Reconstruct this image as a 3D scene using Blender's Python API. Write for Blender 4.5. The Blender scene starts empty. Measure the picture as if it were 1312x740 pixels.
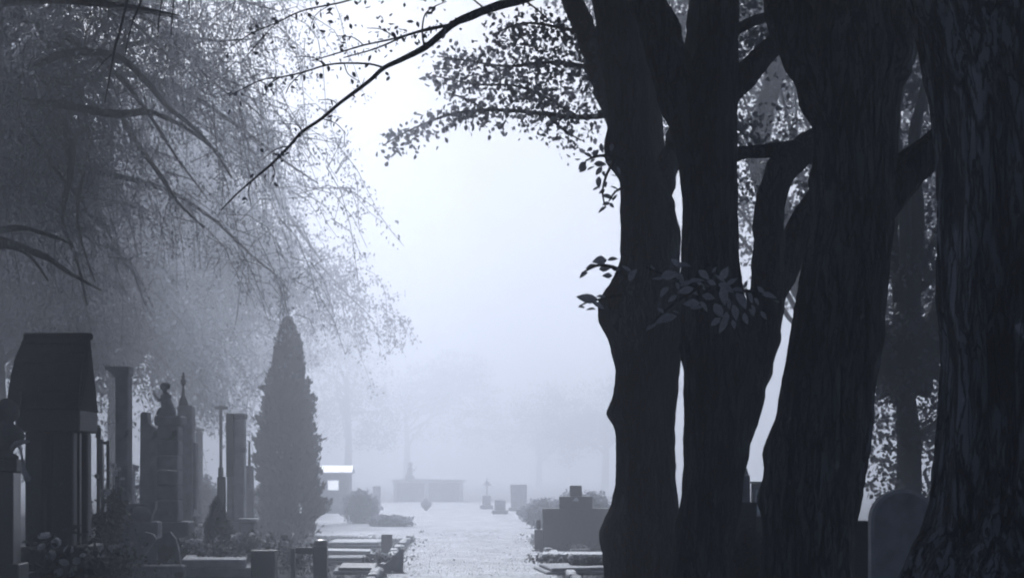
import bpy, bmesh, math, random
import numpy as np
from mathutils import Vector, Matrix, noise

# ------------------------------------------------------------------ camera, sky, sun, exposure
sc = bpy.context.scene
C = sc.collection
FPX, CX, HY, EYE = 3100.0, 605.0, 600.0, 1.6        # focal length in px, vanishing point, eye height
cam_d = bpy.data.cameras.new('camera'); cam = bpy.data.objects.new('camera', cam_d); C.objects.link(cam)
cam.location = (0, 0, EYE); cam.rotation_euler = (math.radians(90), 0, 0)
cam_d.sensor_width = 36.0; cam_d.lens = FPX / 1312 * 36.0
cam_d.shift_x = (656 - CX) / 1312; cam_d.shift_y = (HY - 370) / 1312
cam_d.clip_start = 0.1; cam_d.clip_end = 2000
sc.camera = cam

SUN_EL, SUN_AZ = 40.0, -7.0                           # degrees; azimuth from the view axis towards the right
w = bpy.data.worlds.new('World'); sc.world = w; w.use_nodes = True
wn = w.node_tree; bg = wn.nodes['Background']
sky = wn.nodes.new('ShaderNodeTexSky'); sky.sky_type = 'NISHITA'; sky.sun_disc = False
sky.sun_elevation = math.radians(SUN_EL); sky.sun_rotation = math.radians(SUN_AZ)
sky.dust_density = 3.0; sky.air_density = 1.0
wn.links.new(sky.outputs[0], bg.inputs[0]); bg.inputs[1].default_value = 0.05
sd = bpy.data.lights.new('sun', 'SUN'); so = bpy.data.objects.new('sun', sd); C.objects.link(so)
sd.energy = 5.0; sd.angle = math.radians(9.0); sd.color = (0.87, 0.91, 1.0)
e, a = math.radians(SUN_EL), math.radians(SUN_AZ)
so.rotation_euler = Vector((math.sin(a)*math.cos(e), math.cos(a)*math.cos(e), math.sin(e))).to_track_quat('Z', 'Y').to_euler()
so.location = (0, 0, 40)
sc.view_settings.view_transform = 'Standard'; sc.view_settings.look = 'None'
sc.view_settings.exposure = 1.03; sc.view_settings.gamma = 1.0
sc.render.engine = 'CYCLES'
cy = sc.cycles
cy.max_bounces = 5; cy.diffuse_bounces = 2; cy.glossy_bounces = 2; cy.transmission_bounces = 2
cy.volume_bounces = 0; cy.use_denoising = True; cy.caustics_reflective = False; cy.caustics_refractive = False
cy.pixel_filter_type = 'BLACKMAN_HARRIS'; cy.filter_width = 2.0; cy.sample_clamp_indirect = 4.0

HAZE_DENSITY, HAZE_ANISO, HAZE_COL = 0.0155, 0.56, (0.835, 0.89, 1.0)

# ------------------------------------------------------------------ helpers
rng = np.random.default_rng(7); random.seed(7)
def P(px, py, d): return Vector(((px - CX) / FPX * d, d, EYE + (HY - py) / FPX * d))
def X(px, d): return (px - CX) / FPX * d
def Z(py, d): return EYE + (HY - py) / FPX * d

class MB:
    """collects geometry of ONE part in world coordinates"""
    def __init__(s): s.v = []; s.f = []
    def add(s, vs, fs):
        b = len(s.v); s.v += [tuple(p) for p in vs]; s.f += [tuple(i + b for i in f) for f in fs]
        return s
    def box(s, x0, x1, y0, y1, z0, z1, bev=0.012, rot=0.0, taper=1.0):
        """bevelled box; taper scales the top"""
        bm = bmesh.new(); bmesh.ops.create_cube(bm, size=1)
        cx, cyy = (x0+x1)/2, (y0+y1)/2
        for v in bm.verts:
            t = taper if v.co.z > 0 else 1.0
            v.co = Vector((v.co.x*(x1-x0)*t, v.co.y*(y1-y0)*t, z0 + (v.co.z+.5)*(z1-z0)))
        if bev > 0:
            bev = min(bev, 0.3*min(x1-x0, y1-y0, z1-z0))
            bmesh.ops.bevel(bm, geom=bm.edges[:], offset=bev, segments=1, affect='EDGES')
        R = Matrix.Rotation(rot, 3, 'Z')
        bm.verts.index_update()
        vs = [R @ v.co + Vector((cx, cyy, 0)) for v in bm.verts]
        fs = [[v.index for v in f.verts] for f in bm.faces]
        bm.free(); return s.add(vs, fs)
    def prism(s, poly, y0, y1, bev=0.0):
        """polygon in (x, z) extruded along y"""
        n = len(poly)
        vs = [(x, y0, z) for x, z in poly] + [(x, y1, z) for x, z in poly]
        fs = [tuple(range(n))[::-1], tuple(range(n, 2*n))] + [(i, (i+1) % n, n+(i+1) % n, n+i) for i in range(n)]
        return s.add(vs, fs)
    def tube(s, pts, rad, seg=8, rough=0.0, freq=4.0, cap=True):
        pts = [Vector(p) for p in pts]; n = len(pts); vs = []; fs = []
        ref = Vector((0.31, 1, 0.07))
        for i, p in enumerate(pts):
            t = (pts[min(i+1, n-1)] - pts[max(i-1, 0)])
            t = t.normalized() if t.length > 1e-9 else Vector((0, 0, 1))
            u = t.cross(ref)
            if u.length < 1e-3: u = t.cross(Vector((1, 0, 0)))
            u.normalize(); v = t.cross(u)
            for k in range(seg):
                an = 2*math.pi*k/seg; dr = u*math.cos(an) + v*math.sin(an)
                r = rad[i]
                if rough: r *= 1 + rough*noise.noise(p*freq + dr*2.3)
                vs.append(p + dr*r)
        for i in range(n-1):
            for k in range(seg):
                a_, b_ = i*seg+k, i*seg+(k+1) % seg
                fs.append((a_, b_, b_+seg, a_+seg))
        if cap: fs += [tuple(range(seg))[::-1], tuple((n-1)*seg+k for k in range(seg))]
        return s.add(vs, fs)
    def lathe(s, prof, cx, cyy, seg=20):
        """profile of (radius, z)"""
        vs = []; fs = []; n = len(prof)
        for r, z in prof:
            for k in range(seg):
                an = 2*math.pi*k/seg; vs.append((cx + r*math.cos(an), cyy + r*math.sin(an), z))
        for i in range(n-1):
            for k in range(seg):
                a_, b_ = i*seg+k, i*seg+(k+1) % seg
                fs.append((a_, b_, b_+seg, a_+seg))
        fs += [tuple(range(seg))[::-1], tuple((n-1)*seg+k for k in range(seg))]
        return s.add(vs, fs)
    def ball(s, c, r, sub=2, sc3=(1, 1, 1), rough=0.0):
        bm = bmesh.new(); bmesh.ops.create_icosphere(bm, subdivisions=sub, radius=1)
        bm.verts.index_update()
        vs = [Vector((v.co.x*sc3[0], v.co.y*sc3[1], v.co.z*sc3[2]))*r*(1+rough*noise.noise(v.co*1.9+Vector(c)*3)) + Vector(c) for v in bm.verts]
        fs = [[v.index for v in f.verts] for f in bm.faces]; bm.free()
        return s.add(vs, fs)

def mesh_obj(name, mb, m, parent=None, smooth=False, off=(0, 0, 0)):
    me = bpy.data.meshes.new(name)
    o_ = Vector(off)
    me.from_pydata([tuple(Vector(v) - o_) for v in mb.v], [], mb.f); me.update()
    if smooth: me.polygons.foreach_set('use_smooth', np.ones(len(me.polygons), bool))
    me.materials.append(M[m])
    o = bpy.data.objects.new(name, me); C.objects.link(o)
    if parent: o.parent = parent
    else: o.location = off
    return o

def tag(o, label, cat, group=None):
    o['label'] = label; o['category'] = cat
    if group: o['group'] = group
    return o
class Thing:
    def __init__(s, name, label, cat, loc, group=None):
        s.o = bpy.data.objects.new(name, None); C.objects.link(s.o); s.loc = Vector(loc); s.o.location = loc
        s.o.empty_display_size = 0.2; tag(s.o, label, cat, group)
    def part(s, name, mb, m, parent=None, smooth=False):
        return mesh_obj(name, mb, m, parent or s.o, smooth, s.loc)
    def raw(s, name, me, m, parent=None):
        me.materials.append(M[m]); o = bpy.data.objects.new(name, me); C.objects.link(o); o.parent = parent or s.o
        return o

def arr_mesh(name, V, F):
    """V (n,3), F (m,k) -> mesh"""
    me = bpy.data.meshes.new(name); k = F.shape[1]
    me.vertices.add(len(V)); me.vertices.foreach_set('co', np.ascontiguousarray(V, np.float32).ravel())
    me.loops.add(F.size); me.loops.foreach_set('vertex_index', np.ascontiguousarray(F, np.int32).ravel())
    me.polygons.add(len(F)); me.polygons.foreach_set('loop_start', np.arange(0, F.size, k, dtype=np.int32))
    me.update(calc_edges=True); return me
def leaves(name, c, size, off, aspect=0.6, droop=0.0, fold=0.25, kite=False, jit=0.35, dirs=None):
    """leaf blades at centres c (world); returns a mesh relative to off"""
    n = len(c); c = np.asarray(c) - np.asarray(off)
    d = rng.normal(size=(n, 3)) if dirs is None else dirs + rng.normal(size=(n, 3))*0.35
    d[:, 2] -= droop; d /= np.linalg.norm(d, axis=1)[:, None]
    r = rng.normal(size=(n, 3)); u = np.cross(d, r); u /= np.linalg.norm(u, axis=1)[:, None]
    nn = np.cross(u, d)
    L = (size*(1 + jit*rng.uniform(-1, 1, n)))[:, None]; W = L*aspect*0.5
    f = fold*W
    base = c - d*L*.5; tip = c + d*L*.5
    if kite:
        V = np.stack([base, c + u*W + nn*f, tip, c - u*W + nn*f], 1).reshape(-1, 3)
        return arr_mesh(name, V, np.arange(4*n).reshape(n, 4))
    q1, q2 = c - d*L*.18, c + d*L*.2
    V = np.stack([base, q1 + u*W + nn*f, q2 + u*W*.82 + nn*f, tip, q2 - u*W*.82 + nn*f, q1 - u*W + nn*f], 1).reshape(-1, 3)
    b = np.arange(n)[:, None]*6
    F = np.concatenate([b + np.array([[0, 1, 2, 3]]), b + np.array([[0, 3, 4, 5]])], 0)
    return arr_mesh(name, V, F)

# ------------------------------------------------------------------ materials
M = {}
def material(name, c1, c2, scale=6.0, rough=0.8, bump=0.3, stretch=(1, 1, 1), spots=None, detail=8.0, trans=0.0, spec=0.3, bscale=None):
    m = bpy.data.materials.new(name); m.use_nodes = True; nt = m.node_tree; N = nt.nodes; L = nt.links
    b = N['Principled BSDF']; b.inputs['Roughness'].default_value = rough; b.inputs['Specular IOR Level'].default_value = spec
    tc = N.new('ShaderNodeTexCoord'); mp = N.new('ShaderNodeMapping'); mp.inputs['Scale'].default_value = stretch
    L.new(tc.outputs['Object'], mp.inputs['Vector'])
    nz = N.new('ShaderNodeTexNoise'); nz.inputs['Scale'].default_value = scale; nz.inputs['Detail'].default_value = detail
    L.new(mp.outputs[0], nz.inputs['Vector'])
    cr = N.new('ShaderNodeValToRGB'); cr.color_ramp.elements[0].position = 0.32; cr.color_ramp.elements[1].position = 0.68
    cr.color_ramp.elements[0].color = (*c1, 1); cr.color_ramp.elements[1].color = (*c2, 1)
    L.new(nz.outputs['Fac'], cr.inputs['Fac']); col = cr.outputs[0]
    if spots:
        n2 = N.new('ShaderNodeTexNoise'); n2.inputs['Scale'].default_value = spots[1]; n2.inputs['Detail'].default_value = 4
        L.new(tc.outputs['Object'], n2.inputs['Vector'])
        r2 = N.new('ShaderNodeValToRGB'); r2.color_ramp.elements[0].position = spots[2]; r2.color_ramp.elements[1].position = spots[2]+0.05
        L.new(n2.outputs['Fac'], r2.inputs['Fac'])
        mx = N.new('ShaderNodeMix'); mx.data_type = 'RGBA'; mx.inputs['B'].default_value = (*spots[0], 1)
        L.new(r2.outputs[0], mx.inputs['Factor']); L.new(col, mx.inputs['A']); col = mx.outputs['Result']
    L.new(col, b.inputs['Base Color'])
    if bump:
        bp = N.new('ShaderNodeBump'); bp.inputs['Strength'].default_value = bump; bp.inputs['Distance'].default_value = 0.03
        src = nz
        if bscale:
            src = N.new('ShaderNodeTexNoise'); src.inputs['Scale'].default_value = bscale; src.inputs['Detail'].default_value = 6
            L.new(mp.outputs[0], src.inputs['Vector'])
        L.new(src.outputs['Fac'], bp.inputs['Height']); L.new(bp.outputs[0], b.inputs['Normal'])
    if trans:
        tr = N.new('ShaderNodeBsdfTranslucent'); L.new(col, tr.inputs['Color'])
        ms = N.new('ShaderNodeMixShader'); ms.inputs[0].default_value = trans
        L.new(b.outputs[0], ms.inputs[1]); L.new(tr.outputs[0], ms.inputs[2]); L.new(ms.outputs[0], N['Material Output'].inputs['Surface'])
    M[name] = m; return m
material('bark_dark', (.035, .038, .046), (.12, .13, .152), 1.1, .92, .5, (2.0, 2.0, .5), spots=((.19, .20, .225), 7, .68))
def fissured(name, sx=9.0, sz=1.35):
    m = M[name]; nt = m.node_tree; N = nt.nodes; L = nt.links; b = N['Principled BSDF']
    tc = N.new('ShaderNodeTexCoord'); mp = N.new('ShaderNodeMapping'); mp.inputs['Scale'].default_value = (sx, sx, sz); L.new(tc.outputs['Object'], mp.inputs['Vector'])
    def vein(scale, width, detail):
        nz = N.new('ShaderNodeTexNoise'); nz.inputs['Scale'].default_value = scale; nz.inputs['Detail'].default_value = detail; nz.inputs['Roughness'].default_value = .55
        nz.inputs['Distortion'].default_value = .35; L.new(mp.outputs[0], nz.inputs['Vector'])
        m1 = N.new('ShaderNodeMath'); m1.operation = 'SUBTRACT'; m1.inputs[1].default_value = .5; L.new(nz.outputs['Fac'], m1.inputs[0])
        m2 = N.new('ShaderNodeMath'); m2.operation = 'ABSOLUTE'; L.new(m1.outputs[0], m2.inputs[0])
        m3 = N.new('ShaderNodeMapRange'); m3.interpolation_type = 'SMOOTHSTEP'; m3.inputs['From Max'].default_value = width; m3.inputs['To Min'].default_value = .12; L.new(m2.outputs[0], m3.inputs['Value'])
        return m3.outputs['Result']
    cr = N.new('ShaderNodeMath'); cr.operation = 'MULTIPLY'; L.new(vein(1.1, .075, 4), cr.inputs[0]); L.new(vein(2.6, .05, 5), cr.inputs[1])
    mx = N.new('ShaderNodeMix'); mx.data_type = 'RGBA'; mx.blend_type = 'MULTIPLY'; mx.inputs['Factor'].default_value = 1
    src = b.inputs['Base Color'].links[0].from_socket; L.new(src, mx.inputs['A']); L.new(cr.outputs[0], mx.inputs['B']); L.new(mx.outputs['Result'], b.inputs['Base Color'])
    bp = N.new('ShaderNodeBump'); bp.inputs['Strength'].default_value = .9; bp.inputs['Distance'].default_value = .04
    L.new(cr.outputs[0], bp.inputs['Height']); L.new(b.inputs['Normal'].links[0].from_socket, bp.inputs['Normal']); L.new(bp.outputs[0], b.inputs['Normal'])
fissured('bark_dark')
material('bark_grey', (.035, .037, .044), (.085, .09, .10), 5, .9, .8, (1.5, 1.5, .3))
material('leaf_dark', (.035, .038, .045), (.075, .08, .092), 3, .6, 0, trans=.3)
material('leaf_mid', (.07, .075, .09), (.16, .17, .20), 4, .6, 0, trans=.45)
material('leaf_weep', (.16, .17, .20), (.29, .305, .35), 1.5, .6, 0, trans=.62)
material('leaf_branch', (.09, .097, .115), (.19, .20, .235), 3, .55, 0, trans=.55)
material('leaf_sprig', (.27, .288, .33), (.48, .50, .56), 9, .35, .3, trans=.2, spec=.5)
material('needle', (.028, .031, .037), (.065, .07, .08), 4, .7, 0, trans=.1)
material('granite_black', (.022, .023, .027), (.045, .047, .054), 40, .35, .05, spec=.5)
material('granite_dark', (.04, .042, .049), (.08, .084, .094), 22, .6, .2, spots=((.13, .135, .15), 9, .68))
material('stone_grey', (.17, .178, .195), (.33, .345, .37), 7, .8, .4, spots=((.32, .33, .35), 11, .66))
material('stone_pale', (.30, .31, .33), (.46, .475, .50), 8, .75, .3)
material('sandstone', (.15, .157, .175), (.33, .345, .375), 5, .85, .5, spots=((.05, .052, .06), 4, .62))
material('roof_stone', (.022, .024, .029), (.05, .053, .062), 9, .95, .5, spots=((.30, .315, .34), 5, .73), spec=.05)
material('white_paint', (.72, .74, .77), (.82, .84, .86), 10, .5, .05)
material('petal_white', (.66, .68, .71), (.82, .83, .86), 14, .6, .1, trans=.4)
material('petal_grey', (.28, .29, .32), (.46, .475, .51), 14, .6, .1, trans=.2)
material('iron', (.02, .021, .024), (.04, .041, .046), 12, .5, .1)
material('soil', (.03, .031, .035), (.07, .073, .08), 12, .95, .6)
material('ground_turf', (.035, .038, .042), (.095, .10, .112), 1.2, .95, .8, bscale=9)
material('path_gravel', (.24, .25, .275), (.48, .495, .53), 1.3, .75, .8, (1, .45, 1), spots=((.18, .188, .205), 2.3, .62), bscale=16)
material('grass', (.045, .049, .055), (.12, .127, .14), .9, .7, 0, trans=.25)
material('litter', (.13, .137, .15), (.36, .375, .40), 3, .6, 0, trans=.2)
material('glowing_sign', (.7, .72, .76), (.8, .82, .86), 3, .3, 0); _b = M['glowing_sign'].node_tree.nodes['Principled BSDF']; _b.inputs['Emission Color'].default_value = (.86, .91, 1, 1); _b.inputs['Emission Strength'].default_value = 1.0  # emission added to make a plain white sign bright, no real light source
material('kerb', (.17, .178, .195), (.34, .355, .38), 6, .7, .4)

# ------------------------------------------------------------------ haze, ground, path
G = 330.0
def structure(name, mb, m, kind='structure'):
    o = mesh_obj(name, mb, m); o['kind'] = kind; return o
g = MB(); g.add([(-G, -60, 0), (G, -60, 0), (G, G, 0), (-G, G, 0)], [(0, 1, 2, 3)])
structure('ground', g, 'ground_turf')
pm = MB(); vs = []; n = 180
for i in range(n+1):
    y = -8 + 120*i/n
    wl = -1.30 + .10*noise.noise(Vector((y*.35, 1, 0))) + .05*noise.noise(Vector((y*1.7, 4, 0)))
    wr = 1.32 + .10*noise.noise(Vector((y*.35, 9, 0))) + .05*noise.noise(Vector((y*1.7, 14, 0)))
    if y > 55: wl -= min(9, (y-55)*.9); wr += min(9, (y-55)*1.2)
    for k in range(9):
        t = k/8; vs.append((wl + (wr-wl)*t, y, .004 + .03*math.sin(math.pi*t) + .012*noise.noise(Vector((t*5, y*.9, 3)))*math.sin(math.pi*t)))
pm.add(vs, [(i*9+k, i*9+k+1, (i+1)*9+k+1, (i+1)*9+k) for i in range(n) for k in range(8)])
path = structure('path', pm, 'path_gravel')
path.data.polygons.foreach_set('use_smooth', np.ones(len(path.data.polygons), bool))

hz = MB(); hz.add([(x, y, z) for x in (-G-6, G+6) for y in (-66, G+6) for z in (-1.0, 21.0)],
                  [(0, 1, 3, 2), (4, 6, 7, 5), (0, 4, 5, 1), (2, 3, 7, 6), (0, 2, 6, 4), (1, 5, 7, 3)])
hm = bpy.data.materials.new('haze'); hm.use_nodes = True; nt = hm.node_tree
nt.nodes.remove(nt.nodes['Principled BSDF'])
pv = nt.nodes.new('ShaderNodeVolumePrincipled'); pv.inputs['Density'].default_value = HAZE_DENSITY
pv.inputs['Anisotropy'].default_value = HAZE_ANISO; pv.inputs['Color'].default_value = (*HAZE_COL, 1)
try: pv.inputs['Density Attribute'].default_value = ''
except Exception: pass
nt.links.new(pv.outputs[0], nt.nodes['Material Output'].inputs['Volume'])
try: hm.cycles.homogeneous_volume = True
except Exception: pass
M['haze'] = hm
hzo = structure('haze', hz, 'haze', 'stuff')
hzo['label'] = 'pale mist hanging over the whole cemetery'; hzo['category'] = 'mist'

# ------------------------------------------------------------------ trees of the avenue (right)
def interp_rows(rows, d, step=0.05):
    """outline rows (py, left, right) -> centres and radii up the trunk"""
    rows = sorted(rows, key=lambda r: -r[0])
    zs = [Z(r[0], d) for r in rows]; cs = [X((r[1]+r[2])/2, d) for r in rows]; rs = [(r[2]-r[1])/2/FPX*d for r in rows]
    zz = np.arange(zs[0], zs[-1], step)
    def sm(v):
        v = np.interp(zz, zs, v); k = np.array([0, 1, 2, 1, 0])/4
        return np.convolve(np.pad(v, 2, 'edge'), k, 'valid')
    return zz, sm(cs), sm(rs)
def trunk_mb(rows, d, seed, seg=72, ridge=.075, ysway=None):
    zz, cs, rs = interp_rows(rows, d); mb = MB(); vs = []; fs = []
    rk = random.Random(seed*7+1); kn = [(rk.uniform(0, 6.283), rk.uniform(.4, zz[-1]), rk.uniform(.03, .11), rk.uniform(.05, .13)) for _ in range(26)]
    for i, z in enumerate(zz):
        near = [k_ for k_ in kn if abs(k_[1]-z) < .5]
        oy = .06*math.sin(z*.9+seed)
        for k in range(seg):
            an = 2*math.pi*k/seg; dx, dy = math.cos(an), math.sin(an)
            tw = .12*math.sin(z*.5+seed)
            q = Vector((math.cos(an+tw)*3.6, math.sin(an+tw)*3.6, z*.55 + seed))
            r1 = abs(noise.noise(q*1.25))
            r = rs[i]*(1 + ridge*(r1*1.6 - .45) + .035*noise.noise(Vector((dx*1.3, dy*1.3, z*1.6+seed))) + .045*noise.noise(Vector((dx*8, dy*8, z*4+seed))) + .02*noise.noise(Vector((dx*19, dy*19, z*13))))
            for ka, kz, kh, kw in near:
                da = (an-ka+math.pi) % (2*math.pi)-math.pi
                r += rs[i]*kh*math.exp(-((da*rs[i])**2+(z-kz)**2)/(2*kw*kw))
            if z < .9: r *= 1 + .20*(1 - z/.9)*max(0, math.sin(an*4.0+seed))
            vs.append((cs[i] + r*dx, d + oy + r*dy, z))
    n = len(zz)
    fs = [(i*seg+k, i*seg+(k+1) % seg, (i+1)*seg+(k+1) % seg, (i+1)*seg+k) for i in range(n-1) for k in range(seg)]
    mb.add(vs, fs + [tuple((n-1)*seg+k for k in range(seg))]); return mb
def spline(pts, per=7):
    pts = [Vector(p) for p in pts]; out = []
    for i in range(len(pts)-1):
        p0, p1, p2, p3 = pts[max(i-1, 0)], pts[i], pts[i+1], pts[min(i+2, len(pts)-1)]
        for k in range(per):
            t = k/per
            out.append(.5*((2*p1) + (p2-p0)*t + (2*p0-5*p1+4*p2-p3)*t*t + (3*p1-p0-3*p2+p3)*t**3))
    out.append(pts[-1]); return out
def limb_mb(pts, d, per=7, seg=14, rough=.30, mb=None):
    """traced limb: (px, py, half width px, extra depth)"""
    p3 = [P(p[0], p[1], d + (p[3] if len(p) > 3 else 0)) for p in pts]
    rs = [p[2]/FPX*d for p in pts]; q = spline(p3, per)
    r = np.interp(np.linspace(0, len(pts)-1, len(q)), range(len(pts)), rs)
    return (mb or MB()).tube(q, r, seg, rough, 4.5)
def free_limb(start, end, r0, r1, seg=9, wob=.25, n=9):
    s_, e_ = Vector(start), Vector(end); L = (e_-s_).length; pts = []
    sd_ = random.random()*50
    for i in range(n):
        t = i/(n-1); p = s_.lerp(e_, t)
        p += Vector((noise.noise(Vector((t*2.2, sd_, 0))), noise.noise(Vector((t*2.2, sd_, 5))), noise.noise(Vector((t*2.2, sd_, 9)))+.35*math.sin(math.pi*t)))*wob*L*.5*math.sin(math.pi*t)
        pts.append(p)
    return pts, [r0 + (r1-r0)*(i/(n-1))**.8 for i in range(n)]
def crown_points(ells, ncl, nper, spread, zmin=None, keep=None):
    """leaf centres in clumps within ellipsoids [(centre, radii)]"""
    out = []
    per = ncl//len(ells)
    for c, r in ells:
        v = rng.normal(size=(per, 3)); v /= np.linalg.norm(v, axis=1)[:, None]
        v *= (rng.uniform(0.12, 1, per)**.45)[:, None]
        cc = np.array(c) + v*np.array(r)
        cnt = rng.integers(int(nper*.4), int(nper*1.6), per)
        p = np.repeat(cc, cnt, 0); s_ = np.repeat(rng.uniform(.6, 1.3, per), cnt)[:, None]
        p = p + rng.normal(size=p.shape)*s_*np.array([spread, spread, spread*.55])
        out.append(p)
    p = np.concatenate(out)
    if zmin is not None: p = p[p[:, 2] > zmin]
    if keep is not None: p = p[keep(p)]
    return p
def above_frame(p): return p[:, 2] > np.maximum(EYE + (HY+25)/FPX*p[:, 1], 4.2)

def avenue_tree(label, d, rows, limbs, top, ells, seed, ncl, seg=72):
    x = X((rows[0][1]+rows[0][2])/2, d)
    t = Thing('avenue_tree', label, 'tree', (x, d, 0), 'big trees lining the right of the path')
    tr = t.part('trunk', trunk_mb(rows, d, seed, seg), 'bark_dark', smooth=True)
    for l in limbs: t.part('limb', limb_mb(l, d), 'bark_dark', smooth=True)
    random.seed(seed)
    for (tx, ty, r0) in top:                      # limbs that rise out of the frame into the crown
        s_ = P(tx, ty, d)
        for j in range(4):
            c, rr = random.choice(ells); an = random.uniform(0, 6.28); q = random.uniform(.35, .85)
            e_ = Vector(c) + Vector((rr[0]*q*math.cos(an), rr[1]*q*math.sin(an), rr[2]*random.uniform(-.25, .6)))
            if e_.z < s_.z+.8: e_.z = s_.z + .8
            pts, rs = free_limb(s_ - Vector((0, 0, .3)), e_, r0/FPX*d*random.uniform(.6, .95), .02)
            t.part('limb', MB().tube(pts, rs, 9, .1, 3), 'bark_dark', smooth=True)
    pts = crown_points(ells, ncl, 40, .42, keep=above_frame)
    o = t.raw('crown', leaves('crown', pts, .23, t.loc, kite=True, droop=.3, aspect=.7), 'leaf_dark'); o['kind'] = 'stuff'
    return t, tr

rows1 = [(751,772,876),(745,778,868),(735,780,866),(711,776,866),(681,769,867),(651,781,868),(620,788,866),(586,790,864),(550,787,864),(529,775,864),(508,786,866),(473,787,870),(437,780,874),(407,764,874),(383,768,873),(360,783,873),(336,795,872),(300,796,872),(257,796,862),(231,796,852),(205,776,840),(170,780,833),(130,778,831),(100,774,828),(60,768,820),(0,758,806),(-80,745,790),(-200,735,775)]
t1, tr1 = avenue_tree('slimmest avenue tree on the path side, trunk with burls down its left edge', 33.0, rows1,
    [[(838,275,17,.1),(848,240,16,.3),(858,205,14,.5),(872,160,13,.7),(884,100,11,.8),(890,20,9,.9),(895,-60,7,1)],
     [(800,40,10,-.1),(772,-5,12,.0),(745,-40,10,.2),(720,-90,8,.3)]],
    [(755,-190,18)], [((1.4,32.5,11.8),(4.2,4,3.6)),((3.8,33,12.8),(3.8,4,3.6))], 3, 1250)
rows2 = [(807,838,985),(775,852,955),(740,862,938),(700,865,938),(681,866,941),(633,873,949),(562,876,961),(490,877,980),(450,873,985),(415,873,972),(380,872,955),(330,874,946),(257,874,945),(200,868,945),(150,862,945),(110,880,946),(60,893,946),(0,897,946),(-100,900,945),(-250,905,940)]
t2, tr2 = avenue_tree('forked avenue tree with leafy sprig, just right of the burled trunk', 24.0, rows2,
    [[(925,640,14),(934,570,26),(946,500,34),(968,440,29,.05),(980,400,24,.05),(984,350,20),(985,300,19),(989,250,19),(1003,215,19),(1035,190,18,.1),(1075,150,15,.2),(1092,60,13,.3),(1100,-60,11,.4)],
     [(905,205,30),(884,150,30),(866,105,28),(850,60,26),(838,25,25),(828,-5,24),(806,-80,20),(790,-200,16)],
     [(915,140,20),(950,100,17,.1),(985,66,15,.2),(1018,32,13,.3),(1050,-20,11,.4)],
     [(930,45,8,.1),(970,25,6,.2),(1005,18,5,.3),(1042,5,4,.4)],
     [(925,200,10,.1),(960,195,8,.2),(1000,191,8,.2),(1045,180,9,.2),(1090,150,7,.3)],
     [(972,420,22,.5),(1000,352,21,.5),(1024,300,20,.6),(1048,256,18,.7),(1078,200,16,.8),(1100,120,14,1)]],
    [(922,-240,22),(795,-190,15)], [((1.0,23.5,10.6),(4.4,4,3.4)),((4.6,25,12.0),(4,4,3.8))], 11, 1250)
rows3 = [(883,925,1140),(840,945,1110),(800,960,1098),(740,972,1088),(720,973,1090),(667,977,1096),(613,980,1104),(575,983,1111),(536,996,1117),(492,1003,1122),(440,1012,1131),(380,1022,1136),(287,1040,1146),(195,1046,1149),(154,1043,1150),(103,1036,1156),(62,1028,1162),(20,1035,1150),(-40,1050,1140),(-150,1065,1130)]
t3, tr3 = avenue_tree('thick leaning avenue tree with fissured bark, second from the right edge', 17.5, rows3,
    [[(1075,150,32),(1045,90,34),(1024,45,33),(1008,0,29),(985,-80,24),(960,-200,18)],
     [(1105,140,34),(1135,80,34),(1150,30,30),(1160,-10,27),(1180,-120,20)],
     [(1110,300,18,.1),(1140,250,25,.1),(1168,214,23,.2),(1200,186,21,.2),(1240,160,19,.3),(1300,100,15,.4)]],
    [(1095,-145,30),(962,-190,17)], [((1.2,17.5,9.6),(4.2,3.8,3.6)),((5,17,10.8),(4,3.8,3.8))], 23, 1250, 84)
rows4 = [(1051,1075,1560),(960,1115,1490),(860,1130,1460),(800,1140,1450),(745,1150,1437),(715,1164,1430),(682,1185,1425),(650,1195,1422),(623,1200,1421),(535,1207,1420),(467,1209,1420),(380,1201,1418),(257,1205,1420),(128,1200,1425),(67,1186,1432),(0,1167,1440),(-100,1140,1450),(-250,1150,1400)]
t4, tr4 = avenue_tree('nearest and darkest tree trunk, cut off by the right edge of the picture', 11.0, rows4,
    [[(1250,-120,60),(1170,-240,50),(1100,-400,40),(1000,-600,30)]],
    [(1275,-240,60)], [((1.0,11.5,8.4),(4,3.6,3.2)),((5,10,9.4),(4,3.6,3.4))], 31, 1200, 110)

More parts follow.
